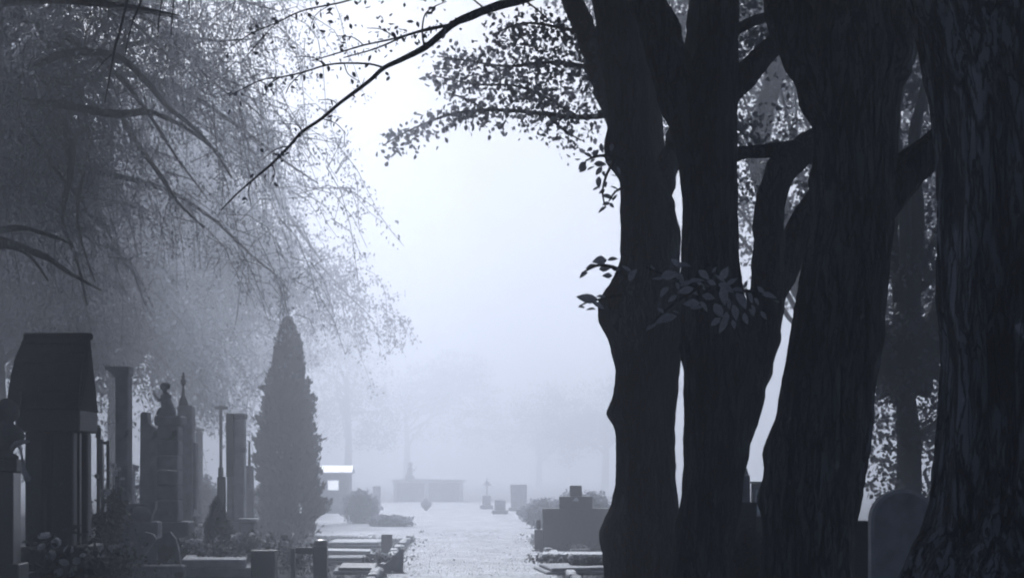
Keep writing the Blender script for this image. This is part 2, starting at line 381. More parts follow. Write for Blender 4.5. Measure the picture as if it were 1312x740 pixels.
# branch arching over the path, from the leaning tree
SP = []                                                     # leaf centres along its twigs
br = t3.part('overhanging_branch', limb_mb([(962,-185,9),(880,-120,7),(780,-45,5.5),(720,-18,5),(671,0,5),(643,6,6),(601,21,5),(581,31,4.8),(564,45,4.4),(544,61,4.2),(515,76,3.4),(492,87,3),(474,103,2.6),(453,119,2.5),(433,134,2.3),(412,152,2.2),(387,169,2.1),(371,187,1.9),(348,210,1.6),(322,232,1.3),(305,247,1.1),(283,269,.8)], 17.5, 4, 7, .1), 'bark_dark', smooth=True)
twigs = [[(492,87,2),(474,82,1.8),(441,81,1.7),(416,84,1.6),(387,93,1.5),(359,99,1.4),(334,103,1.1),(293,123,.7)],
 [(581,31,2.4),(548,37,2),(507,49,1.7),(466,58,1.5),(433,68,1.3),(400,78,.9)],
 [(630,12,3),(597,27,2.4),(560,36,2),(523,45,1.7),(482,62,1.4),(440,74,1)],
 [(544,61,2),(541,41,1.5),(544,20,1.3),(554,10,1.1),(572,2,.8)],
 [(700,-25,2.5),(560,-32,2),(449,0,1.6),(424,6,1.5),(387,14,1.4),(355,29,1.2),(322,43,1),(293,62,.6)],
 [(359,99,1.2),(345,108,1),(340,122,.6)],[(387,93,1),(372,108,.9),(366,120,.6)],[(441,81,1),(446,95,.9),(460,104,.6)],
 [(433,134,1),(424,128,.8),(408,128,.5)],[(453,119,1),(462,112,.8),(467,100,.5)],[(371,187,1),(352,192,.8),(336,205,.5)],
 [(348,210,1),(352,222,.8),(346,238,.5)],[(322,232,1),(318,246,.7),(322,262,.5)],[(412,152,1),(430,158,.8),(442,170,.5)],
 [(507,49,1.2),(490,38,.9),(470,36,.6)],[(466,58,1),(452,48,.8),(430,46,.5)],[(671,0,2),(690,14,1.4),(705,28,.8)],[(622,12,2),(612,4,1.5),(600,-6,1.2)],
 [(387,169,.9),(380,160,.8),(362,158,.5)],[(416,84,.9),(402,74,.8),(380,72,.5)],[(355,29,.9),(340,44,.7),(318,70,.5)],[(424,6,.9),(404,20,.7),(396,44,.5)]]
for tw in twigs:
    t3.part('twig', limb_mb([(a_, b_, c_*.8, (i*.03)) for i, (a_, b_, c_) in enumerate(tw)], 17.5, 4, 5, 0), 'bark_dark', br, True)
    for (a_, b_, c_), (a2, b2, c2) in zip(tw[:-1], tw[1:]):
        if a_ > 600: continue
        for k in range(max(2, int(math.hypot(a2-a_, b2-b_)/6))):
            q = random.random(); SP.append(P(a_+(a2-a_)*q + random.gauss(0, 7), b_+(b2-b_)*q + random.gauss(3, 8), 17.5 + random.gauss(0, .15)))
for i in range(70):                                          # thin end sprays
    a_, b_ = random.uniform(420, 560), random.uniform(-5, 60); SP.append(P(a_, b_, 17.5 + random.gauss(0, .2)))
o = t3.raw('branch_leaves', leaves('branch_leaves', np.array(SP), .042, t3.loc, droop=.7, aspect=.55), 'leaf_branch', br); o['kind'] = 'stuff'

# avenue tree hidden behind the burled one, its leafy branch against the white sky
rows5 = [(718,790,880),(700,800,868),(500,806,862),(300,808,858),(200,806,852),(120,804,846),(0,806,842),(-120,810,840),(-220,814,838)]
t5, tr5 = avenue_tree('avenue tree mostly hidden behind the burled trunk, leafy branch spreading left', 42.0, rows5,
    [[(826,215,22),(800,165,19),(776,110,17),(758,60,15),(742,20,14),(726,-15,13),(700,-80,10)]],
    [(826,-215,13),(702,-76,9)], [((2.0,42.5,13.4),(3.8,4,3.4)),((5.0,43,14.2),(3.6,4,3.4))], 37, 1100, 48)
b1 = t5.part('leafy_branch', limb_mb([(822,160,5),(800,150,4.5),(779,148,4),(740,150,3.5),(700,146,3),(660,142,2.6),(620,141,2.2),(580,146,1.8),(545,158,1.4),(515,172,1.1),(490,187,.8)], 42, 5, 7, .1), 'bark_dark', smooth=True)
sub = [[(790,60,4),(755,45,3),(715,35,2.2),(670,30,1.6),(630,45,1)],[(790,95,3.5),(750,85,2.8),(700,80,2.2),(650,85,1.6),(600,78,1.2),(560,72,.8)],
       [(740,150,2.4),(700,125,2),(660,110,1.6),(610,108,1.2),(560,98,.8)],[(700,146,2),(720,165,1.4),(745,180,.9)],[(620,141,1.5),(600,128,1.2),(570,118,.8)]]
LP = []
def along(pl, n, sx, sy, d, sdv=.45):
    for i in range(n):
        k = random.randrange(len(pl)-1); q = random.random(); a_, b_ = pl[k], pl[k+1]
        LP.append(P(a_[0]+(b_[0]-a_[0])*q + random.gauss(0, sx), a_[1]+(b_[1]-a_[1])*q + random.gauss(2, sy), d + random.gauss(0, sdv)))
for s_ in sub: t5.part('twig', limb_mb([(a_, b_, c_, .0) for a_, b_, c_ in s_], 42, 5, 6, .1), 'bark_dark', b1, True)
for s_, n in zip(sub, (420, 520, 450, 100, 90)): along(s_, n, 12, 13, 42)
along([(770,150),(700,148),(640,146),(600,146),(560,156),(525,172),(492,188)], 560, 8, 10, 42)
along([(770,110),(700,100),(640,95)], 430, 20, 22, 42)
along([(750,70),(690,55),(640,50)], 300, 20, 18, 42)
along([(640,150),(700,165),(760,172)], 70, 20, 10, 42)
o = t5.raw('branch_leaves', leaves('branch_leaves', np.array(LP), .10, t5.loc, droop=.35, aspect=.66), 'leaf_branch', b1); o['kind'] = 'stuff'

# sprigs whose leaves can be picked apart: each leaf an object
def leaf_datas(n=6):
    out = []
    for i in range(n):
        me = bpy.data.meshes.new('leaf'); L, W = 1.0, random.uniform(.38, .56); V = []; F = []
        prof = [(0, .03), (.14, .55), (.34, 1.0), (.58, .92), (.8, .55), (1, .02)]
        cu = random.uniform(-.5, .6)
        for t_, w_ in prof:
            for s_ in (-1, 0, 1):
                V.append((s_*w_*W*.5, t_*L, -.35*cu*t_*t_*1.6 + abs(s_)*.10*w_ + .02*random.uniform(-1, 1)))
        for k in range(5):
            b = k*3; F += [(b, b+1, b+4, b+3), (b+1, b+2, b+5, b+4)]
        me.from_pydata(V, [], F); me.polygons.foreach_set('use_smooth', np.ones(len(F), bool)); me.materials.append(M['leaf_sprig']); out.append(me)
    return out
LD = leaf_datas()
def sprig(t, d, twigs_, leaves_, size):
    """leaves_: (px, py, length px, angle deg in the picture, 0 = right, 90 = up)"""
    mb = MB()
    for s_ in twigs_: limb_mb([(q_[0], q_[1], q_[2]*1.5, *q_[3:]) for q_ in s_], d, 4, 6, .1, mb)
    root = t.part('sprig', mb, 'bark_dark', smooth=True)
    for (a_, b_, l_, an) in leaves_:
        o = bpy.data.objects.new('leaf', random.choice(LD)); C.objects.link(o); o.parent = root
        L = l_/FPX*d; th = math.radians(an)
        th += random.uniform(-.35, .35); L *= random.uniform(.7, 1.3); dirv = Vector((math.cos(th), random.uniform(-.6, .3), math.sin(th))).normalized()
        nrm = Vector((random.uniform(-.9, .9), -1, random.uniform(-.1, 1.6))); xx = dirv.cross(nrm).normalized(); zz = xx.cross(dirv)
        m_ = Matrix((xx, dirv, zz)).transposed().to_4x4()
        o.matrix_local = Matrix.Translation(P(a_, b_, d + random.uniform(-.06, .06)) - dirv*L*.5 - t.loc) @ m_ @ Matrix.Scale(L, 4)
random.seed(5)
lv = [(843,358,17,200),(851,373,22,215),(836,344,10,120),(858,352,20,20),(866,338,22,-30),(876,341,20,-40),(872,357,20,-60),(880,364,18,10),(892,360,24,20),
 (902,352,20,-35),(899,366,20,-10),(908,380,19,-5),(862,383,20,205),(886,389,18,190),(893,395,16,-10),(868,367,14,-80),(878,372,16,200),(912,362,18,-20),
 (922,358,20,-60),(930,368,20,-45),(926,378,20,-80),(932,388,18,-70),(938,362,16,20),(928,350,16,60),(921,398,20,-60),(930,407,18,-110),(925,416,22,-120),(917,412,18,-130),
 (942,400,18,-60),(950,385,20,-50),(960,380,18,-40),(965,398,22,-70),(975,372,18,-30),(985,378,18,-20),(992,385,16,-40),(978,405,18,-75),(956,408,18,-80),(955,365,14,60),
 (853,408,24,200),(835,420,22,215),(846,398,16,160),(866,400,14,-30),(811,352,16,60),(802,345,14,150),(888,372,16,-50),(915,345,14,70),(946,372,15,10),(902,392,14,-60),(970,386,16,-60),(940,415,15,-90)]
sprig(t2, 22.9, [[(930,372,2.4,.35),(900,366,2,.1),(870,360,1.7),(845,350,1.3),(828,342,.8)],[(900,366,1.6),(875,380,1.2),(850,400,.9),(832,418,.6)],
 [(920,368,1.8),(930,390,1.3),(926,412,.8)],[(930,372,2,.3),(955,372,1.5),(980,378,1.2),(1005,390,.8)],[(955,372,1.2),(962,395,.8),(968,412,.6)]], lv, 1)
lv1 = [(768,334,22,195),(757,342,20,205),(775,344,20,20),(748,353,16,220),(778,353,18,200),(785,332,14,10),(790,345,14,-30),(752,382,24,180),(745,394,14,185),(757,396,14,200),(767,391,14,-10),(771,380,12,10)]
sprig(t1, 32.1, [[(800,350,2,.2),(785,342,1.6),(765,340,1.2),(745,350,.7)],[(795,378,1.6,.2),(775,382,1.2),(755,386,.8),(742,392,.5)]], lv1, 1)
lv2 = []
for (a_, b_) in [(757,190),(765,196),(772,188),(779,200),(752,200),(748,210),(760,208),(770,210),(781,212),(766,220),(775,224),(785,226),(758,218),(769,232),(777,238),(787,240),(772,246),(781,252),(790,254),(776,262),(771,268),(785,264),(764,240),(747,216),(783,188),(790,218)]:
    lv2.append((a_ + random.uniform(-2, 2), b_ + random.uniform(-2, 2), random.uniform(11, 15), random.choice([200, 220, 250, 280, 320, 340])))
sprig(t1, 32.3, [[(798,205,2.2,.2),(782,200,1.6),(765,200,1.2),(750,206,.7)],[(790,202,1.6),(778,222,1.2),(772,246,.9),(776,266,.5)],[(798,240,1.4,.2),(788,246,1),(780,258,.6)]], lv2, 1)

# tree standing further back between the trunks
def back_tree(label, x, d, ells, pts_l, seed, ncl, nper, sz, spread=.34, keep=None, r0=.34, hz=5.0, leafmat='leaf_mid'):
    t = Thing('broadleaf_tree', label, 'tree', (x, d, 0), 'leafy trees behind the avenue')
    random.seed(seed); mb = MB(); q = []; r = []
    for i in range(16):
        z = hz*i/15; q.append((x + .22*noise.noise(Vector((z*.4, seed, 0))), d, z)); r.append(r0*(1.0 - .45*i/15)*(1 + .5*max(0, 1-z/.7)))
    t.part('trunk', mb.tube(q, r, 20, .22, 2.2), 'bark_grey', smooth=True)
    for l in pts_l: t.part('limb', limb_mb(l, d, 5, 10), 'bark_grey', smooth=True)
    top = Vector(q[-1])
    for c, rr in ells:
        for j in range(5):
            an = random.uniform(0, 6.28); u = random.uniform(.4, .9)
            e_ = Vector(c) + Vector((rr[0]*u*math.cos(an), rr[1]*u*math.sin(an), rr[2]*random.uniform(-.6, .7)))
            s_ = Vector(q[min(15, max(7, int(e_.z/hz*11)))])
            p_, rs = free_limb(s_, e_, r0*.35, .015); t.part('limb', MB().tube(p_, rs, 7, .1, 3), 'bark_grey', smooth=True)
    pts = crown_points(ells, ncl, nper, spread, keep=keep)
    o = t.raw('crown', leaves('crown', pts, sz, t.loc, kite=True, droop=.4, aspect=.65), leafmat); o['kind'] = 'stuff'
    return t
def gap(p):            # keep the slot of sky between the second and third trunk open
    px = CX + p[:, 0]/p[:, 1]*FPX; py = HY - (p[:, 2]-EYE)/p[:, 1]*FPX
    return ~(((px < 1035) & (py > 395)) | ((px < 905) & (py > 200)))
te = back_tree('dark broadleaf tree with forked trunk, behind the arched headstone', X(1162, 38), 38.0,
    [((6.2, 38.5, 9.0), (3.0, 2.6, 4.2)), ((7.5, 39, 5.6), (2.1, 2.4, 3.0)), ((7.0, 38.4, 3.2), (1.6, 1.4, 2.4))],
    [[(1150,500,26),(1125,450,20),(1108,400,15),(1095,330,11),(1080,240,8),(1068,140,5)],[(1165,500,28),(1185,450,22),(1205,405,18),(1230,330,12),(1260,240,8)],
     [(1160,470,16),(1166,400,13),(1175,300,10),(1170,200,7)],[(1180,470,9),(1195,478,7),(1215,470,5)]], 4, 520, 44, .10, spread=.22, keep=gap, r0=.23, hz=4.2)
tf = back_tree('broadleaf tree seen through the fork of the leaning trunk, thick sloping limb', X(1062, 54), 54.0,
    [((7.3, 54.5, 11.0), (4.0, 3.4, 5.2)), ((11, 55, 9.4), (3.6, 3.4, 5.4)), ((4.4, 54.5, 12.2), (2.4, 2.6, 2.8))],
    [[(1062,440,10),(1046,370,12),(1020,310,13),(992,255,14),(974,212,12),(976,160,13),(990,110,13),(1008,60,12),(1030,-20,10)]], 9, 1000, 46, .125, spread=.36, keep=gap, r0=.22, hz=4.0)
tg = back_tree('broadleaf tree far right, crown filling the gap beside the nearest trunk', X(1300, 62), 62.0,
    [((11.2, 62, 8.5), (4.6, 3.4, 6.4)), ((10.6, 62, 13.5), (5, 4, 4.4))], [], 14, 800, 44, .135, spread=.4, keep=gap, r0=.3, hz=6)

# ------------------------------------------------------------------ weeping trees (left)
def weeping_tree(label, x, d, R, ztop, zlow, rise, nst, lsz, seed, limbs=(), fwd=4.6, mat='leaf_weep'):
    t = Thing('weeping_tree', label, 'tree', (x, d, 0), 'weeping trees on the left')
    r_ = np.random.default_rng(seed); random.seed(seed)
    q = [(x + .15*noise.noise(Vector((i*.3, seed, 0))), d, ztop*.62*i/14) for i in range(15)]
    t.part('trunk', MB().tube(q, [.42*(1-.55*i/14)*(1+.5*max(0, 1-i/2)) for i in range(15)], 18, .2, 2), 'bark_grey', smooth=True)
    for l in limbs: t.part('limb', limb_mb([(p[0] + random.uniform(-4, 4), p[1] + random.uniform(-4, 4), p[2]*.75, -fwd*min(1, .35*i)) for i, p in enumerate(l)], d, 6, 9), 'bark_dark', smooth=True)
    tips = []
    for j in range(60):                                  # arching limbs
        an = random.uniform(0, 6.28); u = R*random.uniform(.35, .97)
        z0 = random.uniform(.30, .60)*ztop; ze = zlow + (ztop-zlow)*random.uniform(.2, .85)*(1-.45*(u/R)**2)
        s_ = Vector((x, d, z0)); e_ = Vector((x + u*math.cos(an), d + u*.8*math.sin(an), ze)); pts = []
        for i in range(12):
            k = i/11; p = s_.lerp(e_, k); p.z += .26*u*math.sin(math.pi*min(1, k*1.02))
            p += .3*Vector((noise.noise(Vector((k*3, j, 1))), noise.noise(Vector((k*3, j, 4))), noise.noise(Vector((k*3, j, 7)))))*math.sin(math.pi*k)
            pts.append(p)
        t.part('limb', MB().tube(pts, [.085*(1-k/11)**.8 + .012 for k in range(12)], 6, 0), 'bark_grey', smooth=True)
        tips += pts[4:]
    tips = np.array([tuple(p) for p in tips])
    st = MB(); LV = []; DR = []
    for i in range(nst):                                 # hanging shoots
        b = tips[r_.integers(len(tips))] + r_.normal(size=3)*np.array([.45, .5, .4])
        rr = math.hypot(b[0]-x, (b[1]-d)/.8)/R
        lo = zlow + rise*rr*rr + .5*r_.normal()
        L = min(r_.uniform(.4, 1.7), b[2]-lo)
        if L < .35: continue
        od = np.array([b[0]-x, b[1]-d, 0]); od /= (np.linalg.norm(od)+.01); sw = r_.normal(size=3)*.62
        n = int(L/.42)+2; pts = []
        for k in range(n):
            s_ = L*k/(n-1); pts.append(b + od*.6*(1-math.exp(-s_*1.5)) + sw*s_*(1-.22*s_) + np.array([0, 0, -.72*s_ + .30*math.sin(min(1, s_)*math.pi)]))
        pts = np.array(pts)
        st.tube([Vector(p) for p in pts], [.011*(1-.6*k/(n-1)) for k in range(n)], 3, 0, cap=False)
        m = int(L/.034)
        tt = r_.uniform(.05, 1, m)*(n-1); k0 = np.minimum(tt.astype(int), n-2); f = (tt-k0)[:, None]
        LV.append(pts[k0]*(1-f) + pts[k0+1]*f + r_.normal(size=(m, 3))*.10)
    s_o = t.part('hanging_shoots', st, 'bark_grey'); s_o['kind'] = 'stuff'
    LV = np.concatenate(LV)
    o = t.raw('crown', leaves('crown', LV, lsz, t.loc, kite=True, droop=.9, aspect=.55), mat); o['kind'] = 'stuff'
    return t
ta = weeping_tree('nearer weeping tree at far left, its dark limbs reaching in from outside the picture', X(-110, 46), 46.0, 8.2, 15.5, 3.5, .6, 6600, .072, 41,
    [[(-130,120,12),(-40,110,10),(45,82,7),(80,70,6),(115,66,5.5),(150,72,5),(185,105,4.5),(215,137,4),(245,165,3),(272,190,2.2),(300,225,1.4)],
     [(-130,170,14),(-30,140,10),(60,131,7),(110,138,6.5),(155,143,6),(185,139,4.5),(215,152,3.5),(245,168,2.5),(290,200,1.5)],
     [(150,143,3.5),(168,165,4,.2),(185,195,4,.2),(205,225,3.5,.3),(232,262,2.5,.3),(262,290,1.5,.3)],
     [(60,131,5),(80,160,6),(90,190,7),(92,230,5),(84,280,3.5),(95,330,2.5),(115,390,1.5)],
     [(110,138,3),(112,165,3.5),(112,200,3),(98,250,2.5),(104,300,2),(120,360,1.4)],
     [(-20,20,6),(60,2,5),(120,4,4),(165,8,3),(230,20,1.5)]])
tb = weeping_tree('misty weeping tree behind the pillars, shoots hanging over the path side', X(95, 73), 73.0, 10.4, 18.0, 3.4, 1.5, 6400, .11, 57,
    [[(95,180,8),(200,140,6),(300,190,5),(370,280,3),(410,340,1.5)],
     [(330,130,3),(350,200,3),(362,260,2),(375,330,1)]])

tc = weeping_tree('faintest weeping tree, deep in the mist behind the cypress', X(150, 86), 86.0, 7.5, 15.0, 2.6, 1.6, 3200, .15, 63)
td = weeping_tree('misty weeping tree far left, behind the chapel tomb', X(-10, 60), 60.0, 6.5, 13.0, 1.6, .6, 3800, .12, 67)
def side_tree(label, x, d, ells, limbs, hang, seed, ncl, extra=None):
    t = Thing('roadside_tree', label, 'tree', (x, d, 0), 'trees standing just outside the left of the picture')
    random.seed(seed); q = [(x + .2*noise.noise(Vector((i*.3, seed, 0))), d, 9.4*i/15) for i in range(16)]
    t.part('trunk', MB().tube(q, [.4*(1-.4*i/15)*(1+.4*max(0, 1-i/2)) for i in range(16)], 20, .2, 2), 'bark_dark', smooth=True)
    for c, rr in ells:
        for j in range(6):
            an = random.uniform(0, 6.28); u = random.uniform(.4, .9)
            e_ = Vector(c) + Vector((rr[0]*u*math.cos(an), rr[1]*u*math.sin(an), rr[2]*random.uniform(-.2, .6)))
            p_, rs = free_limb(Vector(q[random.randrange(14, 16)]), e_, .14, .02); t.part('limb', MB().tube(p_, rs, 8, .1, 3), 'bark_dark', smooth=True)
    for l in limbs: t.part('limb', limb_mb(l, d, 6, 8), 'bark_dark', smooth=True)
    for l in hang: t.part('twig', limb_mb(l, d, 5, 5, 0), 'bark_dark', smooth=True)
    pts = crown_points(ells, ncl, 40, .45, keep=above_frame)  # unseen crown above the frame, added to shade the near mist
    if extra is not None: o = t.raw('low_leaves', leaves('low_leaves', extra, .09, t.loc, droop=.4, aspect=.6), 'leaf_branch'); o['kind'] = 'stuff'
    o = t.raw('crown', leaves('crown', pts, .22, t.loc, kite=True, droop=.3, aspect=.7), 'leaf_dark'); o['kind'] = 'stuff'
    return t
tl1 = side_tree('tree left of the picture, only thin dark twigs hanging in at top left', X(-250, 25), 25.0,
    [((-5.6, 25.5, 10.2), (4.2, 4.4, 3.4)), ((-2.2, 26.5, 12.0), (3.4, 4.2, 3.0)), ((-8, 22, 9.6), (3, 4, 3.2))],
    [[(-250,-120,18),(-120,-150,12),(20,-120,8),(110,-75,5),(165,-52,3.6),(200,-40,2.6),(240,-32,1.6),(270,-25,.8)]],
    [[(176,-50,2),(163,0,1.8),(155,35,1.6),(147,62,1.6),(143,85,1.2),(138,112,1),(134,132,.6)],[(190,-44,1.6),(181,0,1.4),(170,28,1.2),(163,55,.9),(160,72,.5)],
     [(143,70,1),(132,80,.8),(122,92,.5)],[(212,-38,1.2),(206,10,1),(203,30,.8),(202,50,.5)],[(226,-34,1.2),(222,10,1),(220,30,.9),(219,48,.5)],[(245,-30,1),(242,0,.8),(243,16,.5)]], 51, 1300)
ex = []
for i in range(420):
    a_, b_ = random.uniform(-60, 60), random.uniform(-40, 330)
    if a_ < 45 - .12*abs(b_-40) + random.gauss(0, 12): ex.append(tuple(P(a_, b_, 35 + random.gauss(0, .8))))
tl2 = side_tree('tree at the left edge whose dark limb reaches in above the chapel tomb', X(-150, 35), 35.0,
    [((-8.0, 35.5, 11.6), (4.6, 4.4, 3.6)), ((-4.2, 36, 12.8), (3.6, 4.2, 3.0)), ((-2.0, 37, 13.6), (3.0, 4, 2.6)), ((-11.5, 36, 11.8), (4.2, 4.6, 4.2)), ((-7.5, 40, 13.5), (5, 4, 3.4))],
    [[(-150,330,20),(-60,305,14),(-10,310,9),(25,316,6),(60,330,4),(90,350,2.6),(130,372,1)],[(-40,304,6),(20,292,4),(60,300,2.6),(92,312,1)],[(10,312,3),(40,330,2.2),(62,360,1.2)],
     [(-150,60,14),(-60,20,9),(0,4,6),(60,0,5),(120,4,4),(165,8,2.6),(230,20,1)]], [], 53, 2200, np.array(ex))
# ------------------------------------------------------------------ graves: helpers
def gx(t, name, l, r, top, bot, d, dep, m, bev=.012, parent=None, taper=1.0):
    """block traced by its front face in px; bot None = ground"""
    z0 = 0 if bot is None else Z(bot, d)
    return t.part(name, MB().box(X(l, d), X(r, d), d, d+dep, z0, Z(top, d), bev, 0, taper), m, parent)
def grave(name, label, cat, px, d, group=None):
    t = Thing(name, label, cat, (X(px, d), d, 0), group)
    if name in ('grave_stele', 'rock_stele', 'marker_stone', 'lantern_post', 'iron_cross', 'misty_gravestone'): t.o.rotation_euler = (0, math.radians(random.uniform(-1.6, 1.6)), math.radians(random.uniform(-6, 6)))
    return t
def figure(t, name, c, h, m, lean=-1, parent=None, arms=True):
    """kneeling figure in a robe, hands joined in front of the face; c = base centre, faces towards -x when lean=-1"""
    x, y, z = c; mb = MB(); k = lean
    mb.tube([(x-k*.06*h, y, z-.02), (x-k*.06*h, y, z+.12*h), (x-k*.03*h, y, z+.3*h), (x, y, z+.46*h), (x+k*.02*h, y, z+.60*h), (x+k*.03*h, y, z+.68*h)],
            [.24*h, .24*h, .18*h, .15*h, .17*h, .08*h], 14)
    mb.tube([(x+k*.03*h, y, z+.66*h), (x+k*.05*h, y, z+.78*h)], [.07*h, .065*h], 10)
    mb.ball((x+k*.06*h, y, z+.86*h), .115*h, 2, (1.05, .9, 1.15))
    mb.ball((x+k*.165*h, y, z+.85*h), .03*h, 1)
    mb.ball((x-k*.02*h, y, z+.88*h), .11*h, 2, (1, 1.05, 1.05))
    if not arms: mb.tube([(x, y-.12*h, z+.60*h), (x+k*.12*h, y-.16*h, z+.46*h), (x+k*.2*h, y-.05*h, z+.36*h)], [.075*h, .065*h, .05*h], 8); mb.ball((x+k*.2*h, y, z+.3*h), .16*h, 2)
    for s_ in (-1, 1) if arms else ():
        mb.tube([(x, y+s_*.15*h, z+.60*h), (x+k*.08*h, y+s_*.17*h, z+.45*h), (x+k*.22*h, y+s_*.09*h, z+.48*h), (x+k*.34*h, y+s_*.03*h, z+.62*h)], [.065*h, .06*h, .05*h, .035*h], 8)
        mb.tube([(x+k*.34*h, y+s_*.022*h, z+.60*h), (x+k*.36*h, y+s_*.02*h, z+.70*h), (x+k*.355*h, y+s_*.018*h, z+.76*h)], [.035*h, .03*h, .014*h], 8)
    mb.tube([(x-k*.05*h, y, z+.1*h), (x+k*.16*h, y, z+.12*h), (x+k*.22*h, y, z)], [.17*h, .13*h, .10*h], 10)
    o = t.part(name, mb, m, parent, True)
    r_ = o.modifiers.new('remesh', 'REMESH'); r_.mode = 'VOXEL'; r_.voxel_size = h*.022; r_.use_smooth_shade = True
    return o
def blossom_mesh(mat, petals=16):
    mb = MB()
    for ring, (n, tilt, ln) in enumerate([(9, .15, 1.0), (8, .6, .85), (6, 1.05, .62), (4, 1.35, .45)]):
        for i in range(n):
            an = 6.283*(i+.5*ring)/n + random.uniform(-.15, .15); ti = tilt + random.uniform(-.12, .12)
            o_ = Vector((math.cos(an), math.sin(an), 0)); s_ = Vector((-o_.y, o_.x, 0)); up = Vector((0, 0, 1))
            d_ = o_*math.cos(ti) + up*math.sin(ti); ti2 = ti + .5; d2 = o_*math.cos(ti2) + up*math.sin(ti2)
            p0 = o_*.05 - up*.15; p1 = p0 + d_*ln*.32; p2 = p1 + d2*ln*.22; w_ = .17*ln+.03
            mb.add([p0-s_*w_*.4, p0+s_*w_*.4, p1+s_*w_, p1-s_*w_, p2+s_*w_*.6, p2-s_*w_*.6], [(0, 1, 2, 3), (3, 2, 4, 5)])
    me = bpy.data.meshes.new('blossom'); me.from_pydata(mb.v, [], mb.f); me.materials.append(M[mat]); return me
random.seed(21)
BLW = [blossom_mesh('petal_white') for i in range(3)]; BLG = [blossom_mesh('petal_grey') for i in range(3)]
def bouquet(label, px, d, z0, flowers, ww, hh, pot=True, group='flower arrangements on the graves', mats=BLW, nl=120, lsz=.07, name='flower_bouquet', depth=.5, leafmat='leaf_dark'):
    """flowers: (px, py, diameter px); ww, hh: size of the leafy mass in m"""
    x = X(px, d); t = Thing(name, label, 'flowers', (x, d, z0), group)
    if pot:
        t.part('pot', MB().lathe([(.09, z0), (.12, z0+.02), (.15, z0+.2), (.165, z0+.22), (.15, z0+.23)], x, d, 18), 'granite_dark', smooth=False)
    pts = rng.normal(size=(nl, 3))*np.array([ww*.30, ww*.30*depth, hh*.24]) + np.array([x, d, z0+(.2 if pot else 0)+hh*.42])
    pts[:, 2] = np.maximum(pts[:, 2], z0+.02)
    o = t.raw('foliage', leaves('foliage', pts, lsz, t.loc, droop=-.2, aspect=.5), leafmat); o['kind'] = 'stuff'
    for (a_, b_, di) in flowers:
        p = P(a_, b_, d - .12 - random.uniform(0, .1)); s_ = di/FPX*d*.95
        f_ = bpy.data.objects.new('blossom', random.choice(mats)); C.objects.link(f_); f_.parent = t.o; f_.location = p - t.loc
        f_.rotation_euler = (random.uniform(.3, 1.3), random.uniform(-.4, .4), random.uniform(-.8, .8)); f_.scale = (s_, s_, s_)
        st = t.part('stem', MB().tube([p, (p.x*.7+x*.3, p.y+.05, (p.z+z0)*.55), (x, d, z0+.1)], [.006, .006, .006], 5), 'needle')
    return t

# ------------------------------------------------------------------ chapel-shaped monument, far left
D = 31.0
t = grave('chapel_tomb', 'dark chapel-shaped tomb with a tall pitched roof, tallest monument at far left', 'tomb', 62, D)
xl, xr = X(24, D), X(100, D); dp = 1.35
gx(t, 'plinth', 18, 108, 700, None, D-.15, dp+.3, 'granite_dark', .02)
zt = Z(553, D)
for a_, b_ in ((32, 55), (66, 94)):
    t.part('column', MB().box(X(a_, D), X(b_, D), D, D+.3, Z(700, D), zt, .02), 'granite_dark')
for a_ in (32, 78):
    t.part('column', MB().box(X(a_, D), X(a_+18, D), D+dp-.3, D+dp, Z(700, D), zt, .02), 'granite_dark')
t.part('back_wall', MB().box(xl+.1, xr-.1, D+.75, D+.9, Z(700, D), zt, .0), 'granite_black')
t.part('capital_beam', MB().box(X(20, D), X(103, D), D-.05, D+dp+.05, zt, Z(524, D), .02), 'granite_dark')
e0, rz = Z(523, D), Z(432, D+.8)
L0, L1, R0, R1 = X(8, D-.12), X(35, D+.8), X(101, D-.12), X(114, D+.8)
yA, yM, yB = D-.12, D+.67, D+dp+.12
rf = MB(); NS = 6                                    # roof: slabs in courses, slightly bellied, hipped to the left
def rp(k, side):
    q = k/NS; bel = .10*math.sin(math.pi*q); return q, bel
roof = t.part('roof', MB().add([(L0, yA, e0-.02), (R0, yA, e0-.02), (R0, yB, e0-.02), (L0, yB, e0-.02), (L1-.03, yM, rz-.03), (R0+.02, yM, rz-.03)],
      [(0, 3, 2, 1), (0, 1, 5, 4), (2, 3, 4, 5), (1, 2, 5), (0, 4, 3)]), 'roof_stone')
random.seed(2)
for k in range(NS):
    q0, q1 = k/NS, (k+1)/NS
    cols = 5
    for j in range(cols):
        u0, u1 = j/cols + (.1/cols if k % 2 else 0)*(j > 0), (j+1)/cols + (.1/cols if k % 2 else 0)*(j < cols-1)
        def pt(u, q, lift):
            xx0, xx1 = L0+(L1-L0)*q, R0+.02*q
            bel = .15*math.sin(math.pi*q)
            return (xx0+(xx1-xx0)*u, yA+(yM-yA)*q - bel - lift, e0+(rz-e0)*q + bel*.6 + lift*.6)
        li = .015 + random.uniform(0, .012); g_ = .004
        V = [pt(u0+g_, q0, li+.014), pt(u1-g_, q0, li+.014), pt(u1-g_, q1+.01, li), pt(u0+g_, q1+.01, li), pt(u0+g_, q0, -.02), pt(u1-g_, q0, -.02), pt(u1-g_, q1, -.02), pt(u0+g_, q1, -.02)]
        t.part('roof_slab', MB().add(V, [(0, 1, 2, 3), (4, 7, 6, 5), (0, 4, 5, 1), (1, 5, 6, 2), (2, 6, 7, 3), (3, 7, 4, 0)]), 'roof_stone', roof)
t.part('gable_panel', MB().add([(R0+.012, yA+.12, e0+.04), (R0+.012, yB-.12, e0+.04), (R0+.03, yM, rz-.16)] + [(R0-.05, yA+.12, e0+.04), (R0-.05, yB-.12, e0+.04), (R0-.03, yM, rz-.16)], [(0, 1, 2), (3, 5, 4), (0, 3, 4, 1), (1, 4, 5, 2), (2, 5, 3, 0)]), 'roof_stone', roof)
